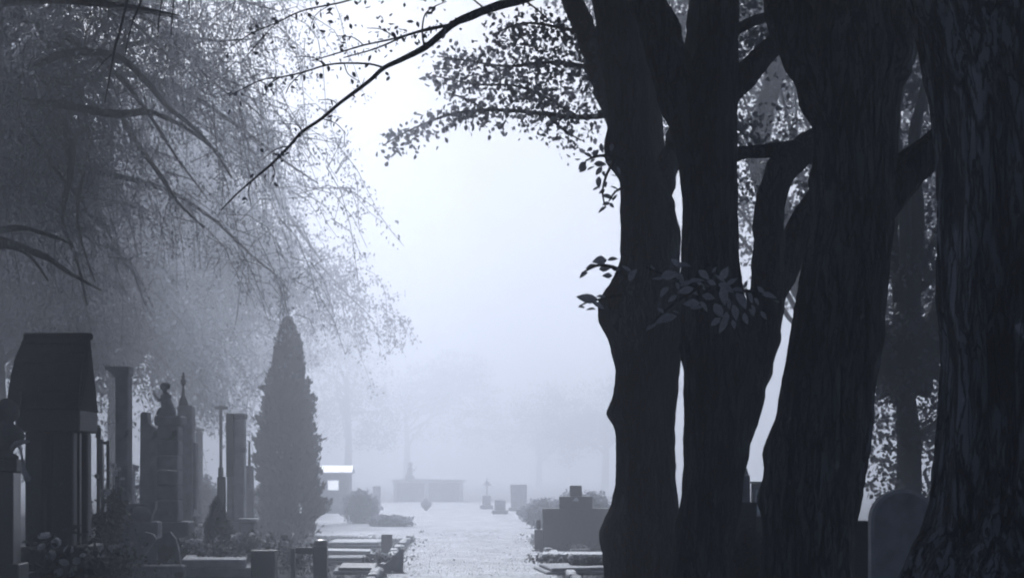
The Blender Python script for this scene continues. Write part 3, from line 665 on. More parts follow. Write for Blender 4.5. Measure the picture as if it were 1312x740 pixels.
t.part('ridge_cap', MB().box(L1-.02, R0+.05, yM-.07, yM+.07, rz-.04, rz+.05, .02), 'roof_stone', roof)

# ------------------------------------------------------------------ near pedestal with mourning figure, left edge
D = 26.0
t = grave('urn_pedestal', 'black square pedestal carrying a rounded urn, cut by the left edge', 'monument', 2, D)
gx(t, 'base', -26, 24, 722, None, D-.05, .6, 'granite_black')
gx(t, 'shaft', -22, 17, 604, 722, D, .45, 'granite_black')
gx(t, 'cornice', -26, 21, 588, 604, D-.05, .55, 'granite_dark')
t.part('urn', MB().lathe([(a_/FPX*D, Z(b_, D)) for a_, b_ in ((16, 588), (17, 584), (9, 580), (12, 574), (22, 566), (25, 558), (21, 549), (11, 543), (10, 540), (17, 534), (18, 526), (14, 517), (6, 511), (2, 509))], X(3, D), D+.2, 24), 'granite_dark', smooth=True)
t2_ = grave('ribbon', 'white ribbon hanging from the black pedestal at the left edge', 'ribbon', 33, D-.1); t2_.o.location = P(30, 590, D-.1); t2_.loc = P(30, 590, D-.1)
mb = MB()
pr = [(27,588,0),(31,590,.02),(33,600,.03),(40,612,.0),(37,617,.02),(31,616,.03),(28,604,.01)]
mb.add([P(a_, b_, D-.1+c_) for a_, b_, c_ in pr] + [P(a_, b_, D-.07+c_) for a_, b_, c_ in pr], [tuple(range(7)), tuple(range(13, 6, -1))] + [(i, (i+1) % 7, 7+(i+1) % 7, 7+i) for i in range(7)])
t2_.part('tail', mb, 'petal_grey')
t2_.part('bow', MB().tube([P(14, 574, D-.1), P(20, 568, D-.12), P(27, 566, D-.1), P(38, 565, D-.1)], [.018, .03, .028, .012], 8).tube([P(21, 566, D-.1), P(27, 578, D-.1), P(29, 590, D-.1)], [.016, .012, .014], 8), 'petal_grey', smooth=True)

# narrow dark stones behind the tomb
D = 36.0
t = grave('grave_stele', 'pair of slim black posts joined by a bar, right of the chapel tomb', 'gravestone', 135, D)
gx(t, 'post', 129.5, 132.5, 562, None, D, .12, 'granite_black', .005); gx(t, 'post', 137.5, 141.5, 564, None, D, .12, 'granite_black', .005)
gx(t, 'bar', 132.6, 137.4, 565, 569, D+.03, .06, 'granite_black', .003)
D = 37.0
t = grave('lantern_post', 'thin post with small dark lantern beside the chapel tomb', 'lantern', 126, D)
t.part('post', MB().tube([P(126, 560, D), (X(126, D), D, 0)], [.03, .03], 8), 'iron')
t.part('lantern', MB().box(X(122.5, D), X(129, D), D-.05, D+.05, Z(560, D), Z(547, D), .01), 'iron'); t.part('cap', MB().box(X(122, D), X(129.5, D), D-.06, D+.06, Z(546.6, D), Z(544, D), .01, 0, .5), 'iron')

# tall pillar with projecting capital
D = 38.5
t = grave('tall_pillar', 'tall plain stone pillar with a capital jutting to the left', 'pillar', 156, D)
gx(t, 'base', 140, 172, 650, None, D-.08, .62, 'sandstone'); gx(t, 'shaft', 147.5, 164, 480, 650, D, .50, 'sandstone', .02)
t.part('capital', MB().prism([(X(134.5, D), Z(469, D)), (X(165, D), Z(469, D)), (X(165, D), Z(480, D)), (X(147, D), Z(483, D)), (X(142, D), Z(477, D)), (X(135, D), Z(473, D))], D-.04, D+.54), 'sandstone')
# jagged stele
D = 40.5
t = grave('rock_stele', 'rough stele with a chipped stepped top, left of the praying statue pillar', 'gravestone', 190, D)
mb = MB(); mb.prism([(X(a_, D), Z(b_, D)) for a_, b_ in [(178, 645), (178, 529), (181, 527), (187, 528), (188, 541), (192, 545), (199, 548), (203, 556), (203, 645)]][::-1], D, D+.28)
t.part('stone', mb, 'sandstone'); gx(t, 'plaque', 186, 199, 578, 584, D-.02, .03, 'stone_grey', .003)
gx(t, 'base', 174, 207, 645, None, D-.08, .45, 'sandstone')

# pillar of stacked blocks with praying figure
D = 39.5
t = grave('statue_pillar', 'pillar of stacked stone blocks carrying a small praying statue', 'monument', 215, D)
yy = 668.0; k = 0; cs = [668, 640, 621, 602, 583, 563, 545]
gx(t, 'base', 192, 242, 668, None, D-.1, .85, 'sandstone', .02)
for a_, b_ in zip(cs[:-1], cs[1:]):
    j = random.uniform(-.6, .6); gx(t, 'block', 201+j, 228+j, b_+.35, a_, D+random.uniform(-.012, .012), .62, 'sandstone', .02)
gx(t, 'cornice', 197, 233, 532, 544.6, D-.06, .74, 'sandstone', .03)
figure(t, 'statue', (X(210, D), D+.28, Z(532, D)), .56, 'sandstone', -1)
# slab with iron finial
D = 44.0
t = grave('spired_monument', 'grey slab monument topped with a thin iron cross spire, behind the statue pillar', 'monument', 238, D)
gx(t, 'slab', 227, 247, 519, None, D, .4, 'stone_grey', .02); gx(t, 'side_slab', 247.2, 252, 566, None, D+.05, .3, 'stone_grey', .02)
t.part('finial', MB().lathe([(.09, Z(519, D)), (.08, Z(513, D)), (.045, Z(508, D)), (.03, Z(504, D)), (.02, Z(496, D)), (.02, Z(494, D)), (.05, Z(490, D)), (.05, Z(486, D)), (.02, Z(483, D)), (.018, Z(476, D))], X(233, D), D+.2, 12), 'iron')
t.part('finial_cross', MB().box(X(230.5, D), X(235.5, D), D+.18, D+.22, Z(482.5, D), Z(480.5, D), .004), 'iron')
D = 51.0
t = grave('grave_stele', 'faint tall narrow stele between the spired slab and the twin column', 'gravestone', 256, D)
gx(t, 'stone', 250, 259, 552, None, D, .3, 'stone_grey', .03, taper=.9); gx(t, 'cap', 249, 260, 548, 551.8, D-.03, .36, 'stone_grey', .02)
D = 49.0
t = grave('iron_cross', 'thin iron post cross with a short crossbar, left of the twin column', 'cross', 283, D)
t.part('post', MB().box(X(281, D), X(285, D), D, D+.07, 0, Z(519, D), .01), 'iron'); t.part('crossbar', MB().box(X(275, D), X(292, D), D-.012, D+.08, Z(524, D), Z(520, D), .008), 'iron')
# twin column
D = 45.0
t = grave('twin_column', 'pale square column with a dark slab fixed to its left side', 'monument', 302, D)
gx(t, 'column', 299.2, 313, 536, 667, D+.06, .42, 'stone_pale', .02); gx(t, 'dark_slab', 289.5, 299, 529, 611, D, .34, 'granite_dark', .015)
gx(t, 'band', 298.6, 313.6, 573, 579, D+.04, .46, 'stone_grey', .008); gx(t, 'cap', 299.2, 314.5, 529, 535.8, D+.05, .45, 'stone_grey', .015)
gx(t, 'foot', 290, 316, 667, None, D-.02, .55, 'stone_grey', .02); gx(t, 'support', 290.5, 298.5, 611.2, 667, D+.1, .22, 'stone_grey', .01)
D = 43.0
t = grave('grave_stele', 'small stepped stele standing behind the little cone shrub', 'gravestone', 283, D)
gx(t, 'stone', 278, 289, 610, None, D, .25, 'granite_dark', .02); gx(t, 'top', 279.5, 286, 598, 609.8, D+.03, .18, 'granite_dark', .015)
D = 48.0
t = grave('grave_stele', 'grey stele half hidden behind the cypress, right of the twin column', 'gravestone', 320, D)
gx(t, 'stone', 313.5, 326, 596, None, D, .25, 'stone_grey', .02); t.part('rod', MB().tube([P(321, 597, D+.1), P(321, 566, D+.1)], [.03, .02], 8), 'iron')
D = 42.5
t = grave('stone_box', 'small pale stone chest at the foot of the cypress', 'tomb', 316, D)
gx(t, 'chest', 307, 327, 669, None, D, .5, 'stone_grey', .02); gx(t, 'lid', 304.5, 329, 664, 668.8, D-.04, .58, 'stone_pale', .015)

# conifers
def conifer(name, label, px, d, toppy, wpx, n, sz, seed, power=.55, zb=.1):
    x = X(px, d); H = Z(toppy, d); R = wpx/2/FPX*d
    t = Thing(name, label, 'tree', (x, d, 0)); t.part('trunk', MB().tube([(x, d, 0), (x, d, H*.5), (x, d, H*.97)], [.09*R/.6, .06*R/.6, .006], 9), 'bark_dark', smooth=True)
    r_ = np.random.default_rng(seed)
    u = r_.uniform(0, 1, n)**.9; an = r_.uniform(0, 6.283, n)
    prof = np.minimum(1.0, ((1-u)/.6))**power*np.clip(u/.05+.75, 0, 1)
    lum = np.array([1 + .34*noise.noise(Vector((math.cos(a_)*1.6, math.sin(a_)*1.6, h_*H*1.3+seed))) + .32*noise.noise(Vector((math.cos(a_)*5, math.sin(a_)*5, h_*H*4))) for a_, h_ in zip(an, u)])
    rr = R*prof*lum*r_.uniform(.3, 1.08, n)**.4
    nc = n//40; ci = r_.integers(0, n, nc); h_ = n//2
    a2 = np.repeat(an[ci], 22) + r_.normal(size=nc*22)*.10; u2 = np.repeat(u[ci], 22) + np.abs(r_.normal(size=nc*22))*.03*min(1, 2.2/H)
    p2 = np.minimum(1.0, np.clip(1-u2, 0, 1)/.6)**power; u2 = np.minimum(u2, .995)
    r2 = R*np.minimum(np.repeat((rr/R)[ci], 22), p2*1.12)*np.repeat(r_.uniform(.88, 1.24, nc), 22)*(1 + .07*r_.normal(size=nc*22))
    an = np.concatenate([an, a2]); u = np.concatenate([u, u2]); rr = np.concatenate([rr*.97, r2]); n = len(an)
    pts = np.stack([x + rr*np.cos(an), d + rr*np.sin(an), zb + u*(H-zb)], 1)
    nv = np.array([noise.noise(Vector((math.cos(a_)*3.2, math.sin(a_)*3.2, z_*2.4+seed))) for a_, z_ in zip(an, pts[:, 2])])
    ok = (nv > -.24) | (rr < .55*R); pts = pts[ok]; an = an[ok]; n = len(an)
    dirs = np.stack([np.cos(an)*.6, np.sin(an)*.6, np.full(n, .8)], 1)
    o = t.raw('foliage', leaves('foliage', pts, sz, t.loc, kite=True, aspect=.42, dirs=dirs), 'needle'); o['kind'] = 'stuff'
    return t
conifer('cypress', 'tall slender cypress in the middle of the left graves', 368, 52.0, 408, 76, 32000, .12, 3, .64)
conifer('cone_shrub', 'little dark cone-shaped conifer in front of the small stele', 278, 40.0, 636, 34, 5000, .06, 8, .75)

# dark stone block and grave fence corner, bottom left
D = 34.5
t = grave('stone_block', 'low square block of polished black granite at the bottom edge', 'gravestone', 340, D)
gx(t, 'block', 321, 352, 707, None, D, .45, 'granite_black', .012); gx(t, 'cap_edge', 320, 353, 705, 706.8, D-.015, .48, 'granite_dark', .004)
D = 35.0
t = grave('grave_fence', 'dark stone corner post with rail and rounded cap at the bottom edge', 'fence', 412, D)
t.part('post', MB().box(X(401, D), X(419, D), D, D+.24, 0, Z(699, D), .012), 'granite_black'); t.part('post_cap', MB().lathe([(.105, Z(698.8, D)), (.105, Z(695, D)), (.085, Z(692, D)), (.04, Z(690.5, D))], X(410.5, D), D+.12, 16), 'granite_black', smooth=False)
t.part('rail', MB().box(X(378, D), X(400.8, D), D+.06, D+.18, Z(709, D), Z(701, D), .01), 'granite_black'); t.part('post', MB().box(X(372, D), X(377.8, D), D+.05, D+.19, 0, Z(702, D), .01), 'granite_black')
D = 45.5
t = grave('marker_stone', 'small upright grey marker stone beside the path', 'gravestone', 495, D)
gx(t, 'stone', 488, 502, 684, 711, D, .14, 'granite_dark', .01); gx(t, 'foot', 485, 505, 711.2, None, D-.05, .26, 'stone_grey', .01)

# flat grave slabs left of the path
def slab_grave(label, l, r, d, dep, h, m='stone_grey', flowers=0, group='flat slab graves'):
    t = grave('slab_grave', label, 'grave', (l+r)/2, d, group); x0, x1 = X(l, d), X(r, d); ro = random.uniform(-.09, .09); t.o.rotation_euler = (random.uniform(-.012, .012), random.uniform(-.02, .02), ro)
    t.part('frame', MB().box(x0, x1, d, d+dep, 0, h*.55, .02), 'stone_grey'); t.part('slab', MB().box(x0+.08, x1-.08, d+.08, d+dep-.08, h*.55, h, .015), m)
    return t
slab_grave('nearest flat slab grave between the fence post and the path', 426, 487, 36.6, 1.7, .10, 'granite_dark')
slab_grave('second flat slab grave back from the fence post beside the path', 408, 478, 40.5, 1.7, .11, 'stone_grey')
slab_grave('third flat slab grave, just before the upright marker stone', 404, 480, 44.2, 1.8, .10, 'stone_pale')
slab_grave('flat slab grave beyond the marker stone, palest on the left', 412, 490, 48.6, 1.9, .12, 'stone_pale')
slab_grave('wide flat grave below the flower bed at the bottom left', 225, 322, 35.6, 1.9, .26, 'stone_pale')
slab_grave('flat grave in front of the chapel tomb, half hidden by bouquets', 40, 132, 28.6, 1.6, .2, 'stone_grey')
slab_grave('pale flat slab grave right of the path below the stepped monument', 688, 790, 41.5, 2.0, .13, 'stone_pale')
slab_grave('nearest flat grave right of the path with a clipped shrub', 700, 800, 36.4, 1.9, .11, 'stone_grey')
# sloped kerb wing by the path
D = 37.0
t = grave('sloping_kerb', 'sloping stone wing wall at the left edge of the path', 'kerb', 503, D)
mb = MB(); mb.prism([(X(a_, D), Z(b_, D)) for a_, b_ in [(487, 734), (487, 726), (500, 717), (513, 703), (517, 703), (516, 734)]][::-1], D, D+.3); t.part('wing', mb, 'stone_grey')
# kerb stones along the path belong to the path
kd = []
for i in range(3):
    mbk = MB().box(-.075, .075, 0, .94, -.02, .10+.01*i, .02); me = bpy.data.meshes.new('kerb_stone'); me.from_pydata(mbk.v, [], mbk.f); me.materials.append(M['kerb']); kd.append(me)
random.seed(77)
for y in range(30, 56):
    for sx in (-1.42, 1.45):
        if random.random() < .12 or (sx < 0 and 36 < y < 38): continue
        o = bpy.data.objects.new('kerb_stone', random.choice(kd)); C.objects.link(o); o.parent = path
        o.location = (sx + random.uniform(-.02, .02), y, random.uniform(-.02, .01)); o.rotation_euler = (random.uniform(-.02, .02), random.uniform(-.06, .06), random.uniform(-.02, .02))

# ------------------------------------------------------------------ right of the path
D = 47.0
t = grave('stepped_monument', 'broad family gravestone with stepped top and narrow side wing, right of the path', 'gravestone', 738, D)
gx(t, 'base', 682, 800, 704, None, D-.12, .75, 'granite_dark', .02)
gx(t, 'body', 695.5, 800, 651, 704, D, .34, 'granite_dark', .012); gx(t, 'shoulder', 717, 759, 635.5, 650.8, D, .34, 'granite_dark', .01)
gx(t, 'top_block', 730.5, 745.5, 621.5, 635.2, D+.01, .32, 'granite_dark', .01)
gx(t, 'side_wing', 685, 695.2, 678, 704, D+.03, .28, 'granite_dark', .01); gx(t, 'wing_knob', 687.5, 693, 665, 677.8, D+.08, .16, 'granite_dark', .02)
t.part('emblem', MB().prism([(X(a_, D), Z(b_, D)) for a_, b_ in [(733.5, 641), (736, 638), (738, 636.5), (740, 638), (742, 641), (738, 642)]][::-1], D-.012, D-.001), 'white_paint')
t = Thing('planter_trough', 'small pale trough of flowers at the foot of the stepped monument', 'planter', (X(745, 43.8), 43.8, 0))
t.part('trough', MB().box(X(731, 43.8), X(757, 43.8), 43.8, 44.1, 0, Z(703, 43.8), .02), 'stone_pale')
bouquet('low pale flowers in the trough below the stepped monument', 745, 43.9, Z(703, 43.8), [(735, 700, 7), (742, 699, 8), (750, 700, 8)], .5, .14, False, mats=BLG, nl=160, lsz=.05)

D = 30.0
t = grave('obelisk_stele', 'pointed stone stele seen in the gap right of the forked tree', 'gravestone', 955, D)
t.part('shaft', MB().box(X(945, D), X(964, D), D, D+.25, 0, Z(608, D), .01, 0, .72), 'stone_grey'); t.part('point', MB().box(X(948, D)+.012, X(961, D)-.012, D+.04, D+.21, Z(607.8, D), Z(592, D), .0, 0, .25), 'stone_grey')
gx(t, 'base', 940, 970, 643, None, D-.1, .45, 'granite_dark')
D = 33.0
t = grave('framed_gravestone', 'pale upright gravestone with a small white figure, between forked and leaning trees', 'gravestone', 976, D)
gx(t, 'slab', 964, 992, 619, None, D, .18, 'stone_pale', .01); gx(t, 'cap', 962, 994, 616.5, 618.8, D-.03, .24, 'stone_pale', .005)
t.part('ornament', MB().lathe([(.06, Z(661, D)), (.07, Z(656, D)), (.03, Z(652, D)), (.025, Z(640, D)), (.02, Z(630, D)), (.005, Z(626, D))], X(969, D), D-.08, 12), 'white_paint', smooth=True)
gx(t, 'step', 958, 995, 661.2, None, D-.25, .24, 'granite_dark')
D = 21.5
t = grave('arched_headstone', 'round-topped headstone with a pale rim, left of the nearest trunk', 'gravestone', 1156, D)
def arch(l, r, top, d, y0, y1, inset=0):
    cx_ = (X(l, d)+X(r, d))/2; R_ = (X(r, d)-X(l, d))/2-inset; zc = Z(top, d)-(X(r, d)-X(l, d))/2*.95
    poly = [(cx_-R_, 0 if not inset else .35)] + [(cx_-R_*math.cos(math.pi*i/28), zc+R_*.95*math.sin(math.pi*i/28)) for i in range(29)] + [(cx_+R_, 0 if not inset else .35)]
    return MB().prism(poly[::-1], y0, y1)
t.part('stone', arch(1116, 1200, 626, D, D, D+.16), 'stone_pale'); t.part('inner_panel', arch(1116, 1200, 626, D, D-.012, D-.0005, .035), 'sandstone')  # outer stone paler than the inner panel
t = grave('stone_block', 'dark square gravestone tucked between the leaning tree and the arched headstone', 'gravestone', 1098, 23.0)
gx(t, 'block', 1080, 1116, 667, None, 23.0, .3, 'granite_black')
def shrub(label, px, d, wpx, toppy, n, sz, m='leaf_dark', z0=0.0, group='clipped shrubs', dep=.8):
    x = X(px, d); H = Z(toppy, d)-z0; R = wpx/2/FPX*d
    t = Thing('shrub', label, 'shrub', (x, d, z0), group); mb = MB()
    for i in range(6): mb.tube([(x, d, z0), (x+random.uniform(-.5, .5)*R, d+random.uniform(-.4, .4)*R, z0+H*.5), (x+random.uniform(-.8, .8)*R, d+random.uniform(-.5, .5)*R, z0+H*.85)], [.015, .01, .004], 5)
    t.part('stems', mb, 'bark_dark')
    v = rng.normal(size=(n, 3)); v /= np.linalg.norm(v, axis=1)[:, None]; v *= (rng.uniform(.2, 1, n)**.4)[:, None]
    f = np.array([1 + .5*noise.noise(Vector(q)*2.6 + Vector((px, d, 0))) for q in v])[:, None]
    pts = np.array([x, d, z0+H*.48]) + v*f*np.array([R, R*dep, H*.52]); pts[:, 2] = np.maximum(pts[:, 2], z0+.015)
    o = t.raw('foliage', leaves('foliage', pts, sz, t.loc, kite=True, aspect=.6), m); o['kind'] = 'stuff'
    return t
random.seed(12)
shrub('rounded dark shrub at the bottom edge right of the path', 759, 37.4, 52, 714, 4200, .05)
shrub('dark bush filling the gap at the foot of the forked tree', 958, 26.5, 44, 678, 3500, .06)
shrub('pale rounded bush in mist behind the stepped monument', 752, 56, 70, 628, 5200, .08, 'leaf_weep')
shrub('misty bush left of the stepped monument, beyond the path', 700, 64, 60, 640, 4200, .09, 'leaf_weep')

# ------------------------------------------------------------------ flowers on the left graves
bouquet('large bouquet of white chrysanthemums in front of the chapel tomb', 70, 28.0, 0.0,
    [(57,686,17),(72,695,14),(88,704,14),(65,712,16),(82,720,14),(93,731,16),(41,735,12),(53,700,11),(98,718,11),(75,733,13),(106,711,9)], 1.0, .85, False, nl=620, lsz=.12)
bouquet('white roses in a tall vase leaning on the tall pillar', 147, 35.8, .5, [(145,596,9),(152,601,7),(148,606,9),(138,631,10),(157,613,7)], .34, .8, True, nl=260, lsz=.08)
bouquet('dark round wreath of leaves with few grey flowers by the plinth', 129, 34.0, .4, [(124,610,7),(133,628,8)], .42, .5, True, nl=380, lsz=.07, mats=BLG)
t = Thing('streak_stake', 'thin white stake with small leaf tips, made up for a bright streak of light by the tall pillar', 'stake', (X(171.5, 37.5), 37.5, 0))
t.part('stake', MB().tube([(X(171, 37.5), 37.5, 0), P(171.2, 640, 37.5), P(171.6, 594, 37.5)], [.025, .03, .022], 8), 'petal_white', smooth=True)  # white stake made up where light in a gap reads as a streak
t.part('leaf_tip', MB().ball(P(174.5, 598, 37.5), .06, 2, (.9, .5, .55)), 'petal_white', smooth=True); t.part('leaf_tip', MB().ball(P(175, 602, 37.5), .05, 2, (.8, .5, .5)), 'petal_white', smooth=True); t.part('leaf_tip', MB().ball(P(175.5, 623, 37.5), .05, 2, (1, .5, .5)), 'petal_grey', smooth=True)
D = 36.5                                                        # carved urn-like headstone below the pillar
t = grave('carved_headstone', 'grey headstone with scrolled shoulders in front of the statue pillar', 'gravestone', 178, D)
mb = MB(); mb.prism([(X(a_, D), Z(b_, D)) for a_, b_ in [(146, 672), (146, 645), (150, 641), (163, 641), (165, 645), (190, 645), (193, 642), (199, 642), (198, 652), (194, 660), (192, 672)]][::-1], D, D+.28); t.part('stone', mb, 'stone_grey')
t.part('relief', MB().lathe([(.02, Z(668, D)), (.12, Z(664, D)), (.17, Z(656, D)), (.13, Z(651, D)), (.05, Z(648, D))], X(180, D), D-.0, 16), 'sandstone', smooth=True)
gx(t, 'ledge', 136, 202, 668, None, D-.06, .5, 'stone_grey', .015)
D = 35.2
t = grave('rounded_tombstone', 'low broad tombstone with two sloping leaves, behind the wide flat grave', 'gravestone', 200, D)
mb = MB(); mb.prism([(X(a_, D), Z(b_, D)) for a_, b_ in [(176, 724), (174, 700), (178, 686), (186, 681), (196, 684), (200, 690)]][::-1], D, D+.16); t.part('left_leaf', mb, 'sandstone')
mb = MB(); mb.prism([(X(a_, D), Z(b_, D)) for a_, b_ in [(200.4, 690), (208, 682), (218, 681), (225, 690), (229, 706), (231, 724)]][1:][::-1] + [(X(202, D), Z(724, D)), (X(201, D), Z(690, D))], D, D+.16); t.part('right_leaf', mb, 'stone_grey')
gx(t, 'foot', 164, 234, 724.2, None, D-.1, .5, 'sandstone', .02)
def bed(label, l, r, d, toppy, nfl, seed, mats=BLG):
    random.seed(seed); fl = []
    for i in range(nfl): fl.append((random.uniform(l, r), toppy + random.uniform(-2, 22), random.uniform(5, 10)))
    return bouquet(label, (l+r)/2, d, .05, fl, (r-l)/FPX*d*1.15, (Z(toppy, d))*1.05, False, mats=mats, nl=int((r-l)*16), lsz=.06, name='flower_bed', depth=.7)
bed('dense bed of pale flowers below the cone shrub, bottom left', 232, 300, 38.5, 690, 30, 31, BLW + BLG)
bed('flowers and leaves behind the black granite block', 296, 368, 39.5, 686, 26, 32, BLW + BLG)
bed('dark leafy planting on the wide flat grave', 250, 318, 36.9, 705, 12, 33)
bed('leafy tuft with grey blooms between the black block and the fence corner', 358, 400, 37.2, 698, 14, 34, BLW + BLG)
bed('small flowers at the base of the statue pillar', 228, 262, 41.0, 668, 7, 35, BLW)
bed('dark planting in front of the chapel tomb bouquet', 108, 172, 31.0, 690, 6, 36)
bed('grey flowers beside the slab graves left of the path', 470, 506, 39.2, 712, 14, 37, BLW)
bed('pale flowers on the slab grave right of the path', 694, 735, 39.5, 714, 12, 38, BLW)
t = Thing('memorial_card', 'small white triangular card among the flowers by the statue pillar', 'card', P(252, 660, 40.5))
t.part('card', MB().prism([(X(a_, 40.5), Z(b_, 40.5)) for a_, b_ in [(247, 661), (249, 651), (257, 660)]][::-1], 40.5, 40.52), 'white_paint'); t.part('stick', MB().tube([P(249, 661, 40.51), (X(249, 40.51), 40.51, 0)], [.008, .008], 6), 'iron')

# ------------------------------------------------------------------ misty background
D = 86.0
t = grave('white_roofed_shed', 'small misty building with bright white flat roof, right of the cypress', 'building', 424, D)
t.part('wall', MB().box(X(396, D), X(447, D), D, D+2.2, 0, Z(604, D), .02), 'stone_grey')
zf, zb_ = Z(604.5, D), Z(596.0, D+.9)
t.part('roof', MB().add([(x_, y_, z_) for x_ in (X(393, D), X(451, D)) for y_, z_ in ((D-.15, zf), (D+.9, zb_), (D+2.4, zf), (D-.15, zf-.05), (D+2.4, zf-.05))],
    [(0, 1, 6, 5), (1, 2, 7, 6), (0, 3, 4, 2, 1), (5, 6, 7, 9, 8), (0, 5, 8, 3), (2, 4, 9, 7), (3, 8, 9, 4)]), 'white_paint')
wn_ = t.part('white_sign', MB().box(X(419, D), X(435, D), D-.05, D-.003, Z(628, D), Z(614, D), .01), 'white_paint')
t.part('glowing_face', MB().box(X(420.5, D), X(433.5, D), D-.058, D-.052, Z(627, D), Z(615.2, D), 0), 'glowing_sign', wn_)  # face of the white sign, made to glow for its brightness
D = 118.0
t = grave('panelled_tomb_wall', 'misty family tomb wall with pale frame and two dark panels across the path end', 'tomb', 547, D)
gx(t, 'panel', 508, 544, 618, 664, D+.06, .15, 'stone_pale', .01); gx(t, 'panel', 549, 589, 618, 664, D+.06, .15, 'stone_pale', .01)
for a_ in (504, 544.5, 589.5): gx(t, 'pilaster', a_, a_+4, 618, None, D, .3, 'white_paint', .01)
gx(t, 'lintel', 502, 596, 613.5, 617.8, D-.05, .4, 'white_paint', .01); gx(t, 'foot', 500, 598, 664.2, None, D+.04, .3, 'stone_pale', .01)
figure(t, 'statue', (X(525, D), D+.15, Z(613.5, D)), .85, 'stone_pale', 1)
t = Thing('urn', 'misty pale round urn standing before the panelled tomb wall', 'urn', (X(546, 90), 90, 0))
t.part('pedestal', MB().box(X(541, 90), X(551, 90), 89.9, 90.15, 0, Z(654, 90), .01), 'stone_pale'); t.part('bowl', MB().lathe([(.06, Z(653.8, 90)), (.07, Z(652, 90)), (.2, Z(648, 90)), (.21, Z(644, 90)), (.1, Z(640, 90)), (.03, Z(637, 90))], X(546, 90), 90.02, 16), 'stone_pale', smooth=True)
for lab, a_, b_, tp, d_, m_ in (('misty pale slab left of the panelled tomb wall', 478, 488, 622, 92, 'stone_pale'), ('misty pale gravestone right of the panelled tomb wall', 655, 676, 620, 90, 'stone_pale'),
                        ('misty narrow gravestone between tomb wall and pale gravestone', 618, 629, 634, 94, 'stone_pale'), ('misty gravestone at the far right end of the path', 634, 648, 640, 84, 'stone_pale'),
                        ('misty low gravestone beside the white roofed building', 455, 472, 640, 82, 'stone_pale')):
    t = grave('misty_gravestone', lab, 'gravestone', (a_+b_)/2, d_, 'gravestones in the mist'); gx(t, 'stone', a_, b_, tp, None, d_, .3, m_, .03); gx(t, 'foot', a_-3, b_+3, HY+EYE*FPX/d_-6, None, d_-.1, .5, m_, .02)
t = Thing('lamp_hood', 'small misty lamp with bright hood on a post beyond the path', 'lamp', (X(624, 104), 104, 0))
t.part('post', MB().tube([(X(624, 104), 104, 0), P(624, 622, 104)], [.04, .03], 8), 'stone_grey'); t.part('hood', MB().lathe([(.2, Z(622, 104)), (.17, Z(619.5, 104)), (.05, Z(616, 104)), (.02, Z(610, 104))], X(624, 104), 104, 14), 'white_paint')
random.seed(91)
for lab, px, d_, w_, tp in (('misty bush beside the white roofed building', 462, 70, 46, 628), ('misty low hedge bush at the left end of the path', 500, 66, 54, 660), ('misty bush right of the pale gravestone at the path end', 690, 72, 50, 642), ('misty bush behind the twin column', 330, 62, 60, 628), ('misty bush behind the chapel tomb pillars', 205, 60, 90, 600), ('misty bush between spired slab and cypress', 262, 55, 40, 612)):
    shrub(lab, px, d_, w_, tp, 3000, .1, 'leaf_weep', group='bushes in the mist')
def far_tree(label, px, d, H, R, seed):
    x = X(px, d); t = Thing('far_tree', label, 'tree', (x, d, 0), 'trees fading into the mist')
    random.seed(seed); q = [(x, d, 0), (x+.1, d, H*.3), (x-.1, d, H*.62)]
    t.part('trunk', MB().tube(q, [.3, .22, .12], 10, .1), 'bark_grey', smooth=True)
    ells = [((x+R*random.uniform(-.7, .7), d, H*random.uniform(.4, .85)), (R*random.uniform(.4, .8), R*.6, H*random.uniform(.12, .26))) for k_ in range(5)]
    for j in range(10):
        c, rr = random.choice(ells); an = random.uniform(0, 6.28); e_ = Vector(c) + Vector((rr[0]*.7*math.cos(an), rr[1]*.7*math.sin(an), rr[2]*random.uniform(-.4, .6)))
        p_, rs = free_limb(Vector(q[1]) + Vector((0, 0, random.uniform(-.1, .28)*H)), e_, .11, .02); t.part('limb', MB().tube(p_, rs, 6), 'bark_grey', smooth=True)
    pts = crown_points(ells, 300, 26, .45); o = t.raw('crown', leaves('crown', pts, .2, t.loc, kite=True, aspect=.65), 'leaf_mid'); o['kind'] = 'stuff'
for a_ in (('faint tree in the mist above the white roofed building', 445, 160, 12.5, 4.2, 1), ('faint tree in the mist behind the panelled tomb wall', 520, 196, 11.5, 6.5, 2), ('faint tree in the mist left of the stepped monument', 690, 205, 9.0, 7.4, 3),
           ('faint tree in the mist behind the burled trunk', 775, 175, 9.6, 4.8, 4), ('faint tree in the mist just left of the cypress', 300, 120, 10.4, 3.8, 5)): far_tree(*a_)

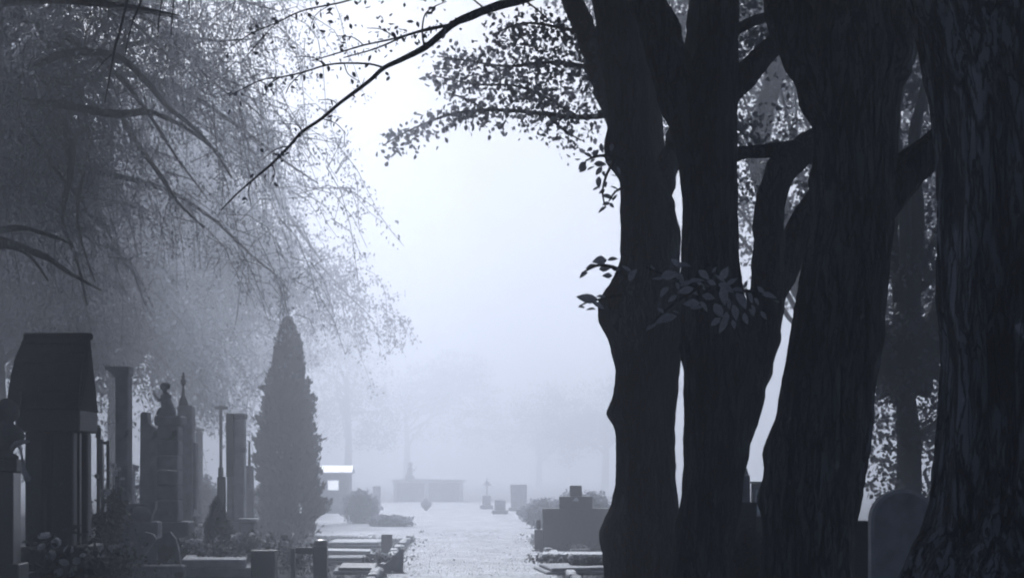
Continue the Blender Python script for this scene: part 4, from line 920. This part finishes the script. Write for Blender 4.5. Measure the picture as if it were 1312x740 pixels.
# ------------------------------------------------------------------ grass and fallen leaves
n = 60000
gp = np.stack([rng.uniform(-9, 7.5, n), 30 + 45*rng.uniform(0, 1, n)**1.3, np.zeros(n)], 1)
gp = gp[np.abs(gp[:, 0]) > 1.22 + np.clip((gp[:, 1]-55)*1.05, 0, 9)]
hgt = np.array([.035 + .07*max(0, noise.noise(Vector((p[0]*.9, p[1]*.6, 0)))+.25) for p in gp]); n = len(gp)
an = rng.uniform(0, 6.283, n); wv = np.stack([np.cos(an), np.sin(an), np.zeros(n)], 1)*.008
tipv = gp + rng.normal(size=(n, 3))*.025; tipv[:, 2] = hgt
V = np.stack([gp-wv, gp+wv, tipv], 1).reshape(-1, 3)
me = arr_mesh('grass', V, np.arange(3*n).reshape(n, 3)); me.materials.append(M['grass'])
o = bpy.data.objects.new('grass', me); C.objects.link(o); o['kind'] = 'stuff'; o['label'] = 'short rough grass around the graves'; o['category'] = 'grass'
n = 2200
lp = np.stack([rng.uniform(-7, 6, n), rng.uniform(31, 62, n), np.full(n, .02)], 1); keepm = np.array([noise.noise(Vector((p[0]*.8, p[1]*.35, 2))) > -.05 for p in lp]); lp = lp[keepm]
lp = lp[(np.abs(lp[:, 0]) > .95) | (rng.uniform(size=len(lp)) < .18)]; lp[:, 2] += .03*(np.abs(lp[:, 0]) < 1.3)
dd = rng.normal(size=(len(lp), 3)); dd[:, 2] *= .05
me = leaves('fallen_leaves', lp, .06, (0, 0, 0), kite=True, dirs=dd); me.materials.append(M['litter'])
o = bpy.data.objects.new('fallen_leaves', me); C.objects.link(o); o['kind'] = 'stuff'; o['label'] = 'fallen leaves scattered on path and grass'; o['category'] = 'leaves'

n = 5000
pb = np.stack([rng.uniform(-1.35, 1.38, n), rng.uniform(33, 62, n), np.full(n, .012)], 1); pb[:, 2] += .03*np.cos(np.clip(np.abs(pb[:, 0])/1.35, 0, 1)*1.57)
dd = rng.normal(size=(n, 3)); dd[:, 2] = np.abs(dd[:, 2])*.06
me = leaves('pebbles', pb, .016, (0, 0, 0), kite=True, dirs=dd, aspect=.8, fold=.8); me.materials.append(M['kerb'])
o = bpy.data.objects.new('pebbles', me); C.objects.link(o); o['kind'] = 'stuff'; o['label'] = 'loose pebbles strewn over the gravel path'; o['category'] = 'pebbles'
